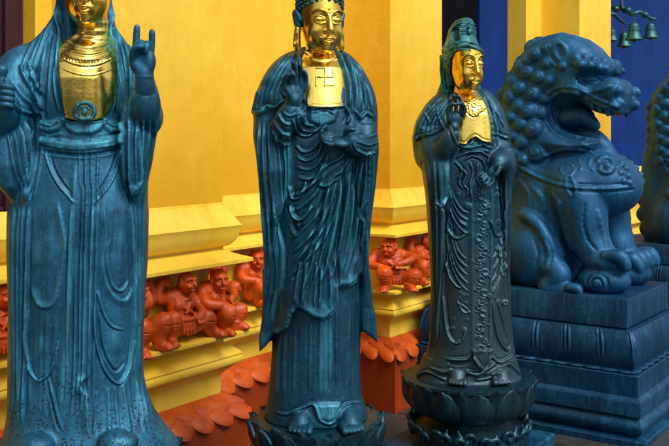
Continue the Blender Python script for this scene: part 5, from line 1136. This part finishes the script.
    v, f = V.mesh(); v = relax(v, f, 1, .4)
    # crevices and crests from local curvature, kept per vertex: crests paler, crevices darker
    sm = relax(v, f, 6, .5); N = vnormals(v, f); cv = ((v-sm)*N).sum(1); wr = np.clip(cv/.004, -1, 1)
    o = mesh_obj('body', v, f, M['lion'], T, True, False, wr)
    return T
def square_plinth():
    W_, D_ = 1.18, .75
    T = empty('lion_plinth', (LX, LY, 0), LRZ, 'dark blue moulded square plinth with petal band under the large roaring lion', 'plinth', 'plinths under the guardian lions')
    # rings of (outset, z) built on a fine outline so the petal band can be carved
    def outline(n_per):
        P_ = []; cs = [(-W_/2, -D_/2), (W_/2, -D_/2), (W_/2, D_/2), (-W_/2, D_/2)]
        for i in range(4):
            a = np.array(cs[i]); b = np.array(cs[(i+1) % 4]); L = np.linalg.norm(b-a); n = int(L/.0055)
            nr = np.array([(b-a)[1], -(b-a)[0]])/L; prev = np.array([(np.array(cs[i])-np.array(cs[i-1]))[1], -(np.array(cs[i])-np.array(cs[i-1]))[0]]); prev = prev/np.linalg.norm(prev)
            nx = np.array([(np.array(cs[(i+2) % 4])-b)[1], -(np.array(cs[(i+2) % 4])-b)[0]]); nx = nx/np.linalg.norm(nx)
            for k in range(n):
                t = k/n; p = a+(b-a)*t; P_.append((p, nr, t*L, L, prev, nx, (t)))
        return P_
    O = outline(0)
    def ringpts(e, z, fn=None):
        out = []
        for p, nr, s_, L, prev, nx, t in O:
            ee = e + (fn(s_, L) if fn else 0)
            q = p+nr*ee
            # miter: stretch along the edge so corners meet
            dr = np.array([-nr[1], nr[0]]); q = q+dr*(e*(2*t-1))
            out.append((q[0], q[1], z))
        return out
    def band(name, prof, mat, cap_top=False):
        G = []
        for it in prof: G.append(ringpts(*it))
        mb = MB(); mb.grid(G, close=True)
        if cap_top: mb.quad(*[(sx*W_/2+sx*prof[0][0], sy*D_/2+sy*prof[0][0], prof[0][1]+.0) for sx, sy in ((-1, -1), (1, -1), (1, 1), (-1, 1))])
        o = mb.build(name, mat, T, True, world=False); o.modifiers.new('e', 'EDGE_SPLIT').split_angle = rad(35); return o
    ml = M['lion_plinth']
    band('top_slab', [(0, PZ-.001), (.004, PZ-.008), (.004, .600), (-.004, .592), (-.05, .590)], ml, True)
    np_ = 5
    def petal(v):
        def fn(s_, L):
            n = max(2, int(round(L/.17))); x = (s_/L*n) % 1.0; d = abs(x-.5)*2          # 0 centre, 1 at the seam
            seam = -.012*math.exp(-((1-d)/.05)**2)+.007*math.exp(-((1-d-.13)/.05)**2)-.005*math.exp(-((1-d-.25)/.04)**2)
            return seam*math.sin(math.pi*min(1, v*1.15+.1))*1.0
        return fn
    pr = [(-.06, .5895), (.03, .589)]
    for i in range(26):
        v = i/25; pr.append((-.015+.082*math.sin(math.pi*(.16+.62*v))**.6, .588-.200*v, petal(v)))
    def scal(s_, L):
        n = max(2, int(round(L/.17)))*2; x = (s_/L*n) % 1.0; return .016*abs(math.sin(math.pi*x))
    pr += [(.055, .386, scal), (.062, .378, scal), (.058, .372, scal), (.045, .370)]
    band('petal_band', pr, ml)
    band('lower_steps', [(.04, .3705), (.082, .369), (.086, .365), (.086, .256), (.089, .252), (.096, .249), (.106, .236), (.108, .228), (.108, .160), (.104, .156), (.088, .150)]
         + [(.088+.030*math.sin(math.pi*i/10), .150-.10*i/10) for i in range(11)] + [(.09, .048), (.135, .044), (.140, .038), (.140, .0)], ml)
    return T
lion1 = lion(); plinth1 = square_plinth()
DT = 2.75
for src, lab in ((lion1, 'blue grey lion statue at the right edge of the picture, its curled mane cut off'), (plinth1, 'moulded blue plinth at the right edge behind the large lion')):
    c = src.copy(); COL.objects.link(c); c.location = (src.location[0]+DX*DT+.06*NX, src.location[1]+DY*DT+.06*NY, src.location[2]); c['label'] = lab
    for ch in src.children:
        k = ch.copy(); COL.objects.link(k); k.parent = c
# ------------------------------------------------------------------ crouching carved figures along the frieze
def figure_mesh(pose):
    V = Vol((-.21, -.17, -.005), (.21, .08, .325), .0036)
    J = pose
    V.add(Ell((0, -.025, .080), (.068, .055, .055)), .02); V.add(Ell((J['lean']*.5, -.020, .150), (.070, .048, .062)), .025)
    V.tube([(-.07+J['lean'], 0, .195), (J['lean'], -.012, .203), (.07+J['lean'], 0, .195)], [.028, .032, .028], .02, 3)
    for i in (-1, 1): V.add(Ell((J['lean']*.8+i*.032, -.052, .165), (.030, .018, .024)), .012)
    hc = np.array(J['head']); R = rotm(J['yaw'], 0)
    V.tube([(J['lean'], -.012, .195), hc+[0, .012, -.02]], [.028, .026], .01, 2)
    q = lambda x, y, z: hc+R@np.array([x, y, z])
    V.add(Ell(hc, (.038, .042, .046), R), .008); V.add(Ell(q(0, -.012, -.025), (.028, .026, .022), R), .012)
    V.tube([q(0, -.040, .010), q(0, -.050, -.006)], [.005, .0085], .006, 2)
    for i in (-1, 1):
        V.cut(Ell(q(i*.016, -.043, .008), (.010, .008, .006), R), .006); V.add(Ell(q(i*.016, -.036, .007), (.008, .006, .005), R), .002)
        V.tube([q(i*.006, -.041, .017), q(i*.018, -.041, .021), q(i*.030, -.030, .014)], .0042, .004, 3)
        V.add(Ell(q(i*.041, .002, .0), (.007, .012, .018), R), .004); V.add(Ell(q(i*.020, -.034, -.012), (.012, .010, .010), R), .008)
    V.tube([q(-.015, -.036, -.020), q(0, -.043, -.017), q(.015, -.036, -.020)], .0045, .003, 3); V.tube([q(-.012, -.036, -.029), q(0, -.041, -.031), q(.012, -.036, -.029)], .005, .003, 3)
    V.cut(Ell(q(0, -.046, -.0245), (.012, .006, .0022), R), .002)
    for i in range(16):
        a = i*.55; V.tube([q(.037*math.cos(a), .010-.030*abs(math.sin(a)), .022+.004*math.sin(i)), q(.022*math.cos(a+.4), .012-.01*math.sin(a), .047)], .0075, .004, 2)
    for arm in J['arms']:
        V.tube(arm, [.026, .023, .018, .015][:len(arm)], .010, 4); e = np.array(arm[-1]); V.add(Ell(e, (.019, .016, .020)), .008)
        for i in range(4): V.tube([e+[(i-1.5)*.009, -.006, -.005], e+[(i-1.5)*.010, -.016, -.020]], .0055, .002, 2)
    for leg in J['legs']:
        V.tube(leg, [.038, .036, .027, .022][:len(leg)], .012, 4); e = np.array(leg[-1]); sgn = 1 if leg[-1][0] > 0 else -1
        V.tube([e+[0, .01, -.004], e+[sgn*.012, -.028, -.008], e+[sgn*.016, -.048, -.010]], [.020, .020, .015], .006, 3)
        for i in range(4): V.tube([e+[sgn*.014+(i-1.5)*.009, -.044, -.010], e+[sgn*.018+(i-1.5)*.010, -.058, -.013]], .0062, .002, 2)
    for i in range(9):          # ruffled loincloth and sash
        a = -1.1+i*.275; V.tube([(.062*math.sin(a), -.03-.055*math.cos(a), .108-.012*math.cos(a)), (.060*math.sin(a)*1.05, -.034-.058*math.cos(a), .062-.02*math.cos(a)*(1+.3*(i % 2)))], [.009, .006], .004, 3)
    V.tube([(-.068, -.045, .112), (-.03, -.083, .104), (.03, -.083, .104), (.068, -.045, .112)], .009, .004, 4)
    V.tube([(-.055+J['lean'], -.036, .200), (-.01, -.070, .150), (.045, -.072, .118)], .0075, .004, 4)
    V.tube([(.055+J['lean'], -.036, .200), (.012, -.070, .156), (-.010, -.074, .128)], .0065, .004, 4)
    for leg in J['legs']:      # knee caps, calf lines and anklets
        k_ = np.array(leg[1]); V.add(Ell(k_+[0, -.020, .014], .020), .008); e = np.array(leg[-1]); V.add(Torus(e+[0, 0, .016], .024, .005), .003)
        for z_ in (.012, .026): V.cut(Cap(k_+[-.03, -.034, -z_], k_+[.03, -.034, -z_-.006], .003), .005)
    for z_ in (.128, .142): V.cut(Cap((-.06+J['lean']*.5, -.066, z_), (.06+J['lean']*.5, -.066, z_-.004), .003), .006)
    V.cut(Ell((J['lean']*.3, -.082, .100), (.006, .006, .006)), .003)
    for i in (-1, 1): V.add(Torus(np.array([J['lean'], -.012, .198])+[i*.012, -.02, 0], .036, .005, (i*.3, -.4, 1)), .003)
    v, f = V.mesh(); v = relax(v, f, 1, .25)
    o = mesh_obj('frieze_figure', v, f, M['figure'], None, True)
    return o
POSES = [
    dict(lean=.008, head=(.012, -.052, .258), yaw=6, arms=[[(-.070, 0, .195), (-.125, -.012, .205), (-.105, -.006, .258), (-.060, .0, .272)], [(.075, 0, .192), (.105, -.03, .150), (.085, -.075, .118), (.055, -.088, .100)]],
         legs=[[(-.040, -.035, .060), (-.115, -.095, .118), (-.108, -.080, .055), (-.110, -.080, .026)], [(.040, -.035, .055), (.115, -.075, .090), (.140, -.070, .045), (.152, -.078, .022)]]),
    dict(lean=-.012, head=(-.020, -.060, .240), yaw=-38, arms=[[(-.075, 0, .190), (-.118, -.045, .150), (-.080, -.100, .140), (-.040, -.110, .125)], [(.070, 0, .190), (.112, -.045, .180), (.070, -.095, .165), (.020, -.105, .150)]],
         legs=[[(-.035, -.035, .055), (-.060, -.125, .105), (-.050, -.105, .045), (-.048, -.100, .022)], [(.045, -.035, .060), (.105, -.105, .085), (.085, -.095, .040), (.075, -.100, .022)]]),
    dict(lean=.0, head=(.0, -.055, .250), yaw=35, arms=[[(-.072, 0, .195), (-.128, -.02, .170), (-.112, -.07, .125), (-.095, -.10, .112)], [(.072, 0, .195), (.128, -.010, .210), (.105, -.005, .265), (.060, .0, .280)]],
         legs=[[(-.042, -.035, .055), (-.125, -.085, .092), (-.140, -.070, .045), (-.150, -.078, .022)], [(.038, -.035, .060), (.095, -.110, .125), (.088, -.090, .060), (.088, -.090, .026)]])]
protos = [figure_mesh(q) for q in POSES]
used_f = set(); RZD = math.atan2(DY, DX)
def put(k, u, t, rz, label, sc=1.0):
    o = protos[k]
    if k in used_f: o = o.copy(); COL.objects.link(o)
    used_f.add(k); x, y, _ = UT(u, t); o.location = (x, y, .7215); o.rotation_euler = (0, 0, rz); o.scale = (sc, sc, sc)
    tag(o, label, 'carved figure', 'orange crouching figures along the frieze'); return o
t1 = lambda px, u: wall_t(px, u)
fu = U1-.005
put(0, fu, t1(184, fu+.05), RZD, 'orange crouching bearded figure, knees wide, between blue hooded statue and Buddha', 1.0)
put(1, fu-.01, 3.17, RZD+.30, 'orange crouching figure at the far corner of the near pilaster, head turned')
put(2, fu, t1(137, fu+.05), RZD, 'orange crouching figure half hidden behind the right edge of the hooded statue')
put(2, U1+.0, 2.60, RZD-.6, 'orange crouching figure at the corner hidden behind the hooded statue')
put(0, U2-.005, t1(2, U2+.05), RZD, 'orange crouching figure at the left edge of the picture')
put(2, U2-.005, 3.50, RZD, 'orange crouching figure in the recess left of the Buddha statue, upper body visible')
put(1, U2-.005, 3.86, RZD, 'orange crouching figure directly behind the Buddha statue')
put(0, U2-.005, 4.24, RZD, 'orange crouching figure in the recess behind the Buddha statue, farther one')
put(1, U1+.0, 4.725, math.radians(9.4), 'orange crouching figure on the pilaster corner, between Buddha and crowned statue').scale = (1.15, 1.05, 1.04)
put(0, fu, 5.07, RZD, 'orange crouching figure half hidden behind the left edge of the crowned statue')
put(2, U1-.02, 7.86, math.radians(9.4), 'orange crouching figure on the far pilaster behind the lion', 1.0)
put(0, fu, 8.3, RZD, 'orange crouching figure behind the chest of the lion')
# ------------------------------------------------------------------ hanging bells
def bell_proto():
    T = empty('bell', (0, 0, 0))
    pr = [(.004, .045), (.014, .044), (.018, .036), (.030, .030), (.038, .020), (.041, 0), (.044, -.03), (.052, -.065), (.066, -.095), (.073, -.105), (.071, -.110), (.060, -.100), (.046, -.06), (.034, 0), (.004, .015)]
    mb = lathe([(r, z) for r, z in pr], (0, 0), 36); b = mb.build('bell_body', M['bell'], T, True, world=False)
    rg = lathe([(.0445+.004*math.cos(a), -.028+.004*math.sin(a)) for a in np.linspace(0, 2*math.pi, 7)], (0, 0), 36).build('rib', M['bell'], T, True, world=False)
    hv = Vol((-.03, -.03, -.15), (.03, .03, .10), .003); hv.add(Torus((0, 0, .058), .013, .004, (0, 1, 0)), .002)
    v, f = hv.mesh(); mesh_obj('hanger', v, f, M['bell'], T, True, False)
    hv = Vol((-.03, -.03, -.15), (.03, .03, .10), .003); hv.add(Cap((0, 0, 0), (0, 0, -.11), .003), .001).add(Ell((0, 0, -.118), .014), .004)
    v, f = hv.mesh(); mesh_obj('clapper', v, f, M['bell'], T, True, False)
    return T
bp = bell_proto(); bells = [(634, 27, 8.7, 1.12, 'large green bell hanging left of the pair near the blue door'), (650.5, 27, 8.8, .98, 'smaller green bell at the right end of the bracket'), (624, 36, 9.3, .98, 'dark bell hanging lower behind the pair of green bells'), (612, 32, 9.2, .8, 'dark bell partly hidden by the yellow pilaster edge')]
for i, (a, b, Y, s_, lab) in enumerate(bells):
    T = bp
    if i:
        T = bp.copy(); COL.objects.link(T)
        for ch in list(bp.children): k = ch.copy(); COL.objects.link(k); k.parent = T
    q = P(a, b, Y); T.location = tuple(q); T.scale = (s_, s_, s_); tag(T, lab, 'bell', 'green bells hanging from the bracket')
bk = Vol(P(596, 30, 9.3)-np.array([.1, .75, .1]), P(662, -4, 8.7)+np.array([.1, .8, .15]), .006)
bk.tube([P(600, 6, 9.0), P(612, 7, 9.0), P(624, 9, 8.9), P(632, 14, 8.75), P(640, 12, 8.75), P(650, 18, 8.8), P(656, 19, 8.8)], [.020, .022, .022, .018, .016, .014, .010], .008, 5)
bk.tube([P(600, 16, 9.2), P(613, 14, 9.2), P(620, 20, 9.25), P(626, 24, 9.3)], [.016, .018, .016, .010], .008, 5)
bk.tube([P(621, -4, 8.9), P(622, 6, 8.9), P(624, 12, 8.9)], [.012, .016, .014], .008, 4); bk.tube([P(634, 15, 8.7), P(634, 22, 8.7)], .006, .004, 2); bk.tube([P(650.5, 18, 8.8), P(650.5, 22, 8.8)], .006, .004, 2)
for a, b in ((628, 10), (645, 15), (616, 9)): bk.add(Ell(P(a, b, 8.85), .032), .01)
v, f = bk.mesh(); tag(mesh_obj('bell_bracket', v, f, M['bell'], None, True), 'dark green scrolled metal bracket holding the bells above the lion', 'bracket')
# ------------------------------------------------------------------ planting across the court, mirrored in the gilding
def foliage():
    m, nt, bs, _ = newmat('leaf_green'); nt.links.new(ramp(nt, noise(nt, 1.2, 5), [(.3, (.012, .035, .008)), (.7, (.05, .10, .02))]), bs.inputs['Base Color']); bs.inputs['Roughness'].default_value = .5
    R = np.random.RandomState(5); vs = []; fs = []
    for cx, cy, cz, r in ((-6, -13, 2.6, 2.6), (-1.5, -15, 2.2, 2.2), (3.5, -14, 3.0, 2.6), (9, -12, 2.4, 2.6), (14, -8, 3.0, 3), (18, 0, 2.6, 3), (-12, -9, 3, 3)):
        n = 2600; d = R.normal(size=(n, 3)); d /= np.linalg.norm(d, axis=1)[:, None]; rr = r*(.55+.45*R.rand(n))*(1+.25*np.sin(d[:, 0]*5+cx)*np.sin(d[:, 2]*4))
        p = d*rr[:, None]*[1, 1, .95]+[cx, cy, cz]
        a = R.normal(size=(n, 3)); a /= np.linalg.norm(a, axis=1)[:, None]; b = np.cross(a, R.normal(size=(n, 3))); b /= np.linalg.norm(b, axis=1)[:, None]
        s_ = .16+.14*R.rand(n)[:, None]; k = len(vs)*0
        q = np.stack([p-a*s_, p-b*s_*.5, p+a*s_, p+b*s_*.5], 1).reshape(-1, 3); q[:, 2] = np.maximum(q[:, 2], .02)
        fs.append(np.arange(4*n).reshape(-1, 4)+sum(len(x) for x in vs)); vs.append(q)
    tag(mesh_obj('shrubbery', np.vstack(vs), np.vstack(fs), m, None, False), 'green trees mirrored in the gilt chests', 'foliage', kind='stuff')
foliage()
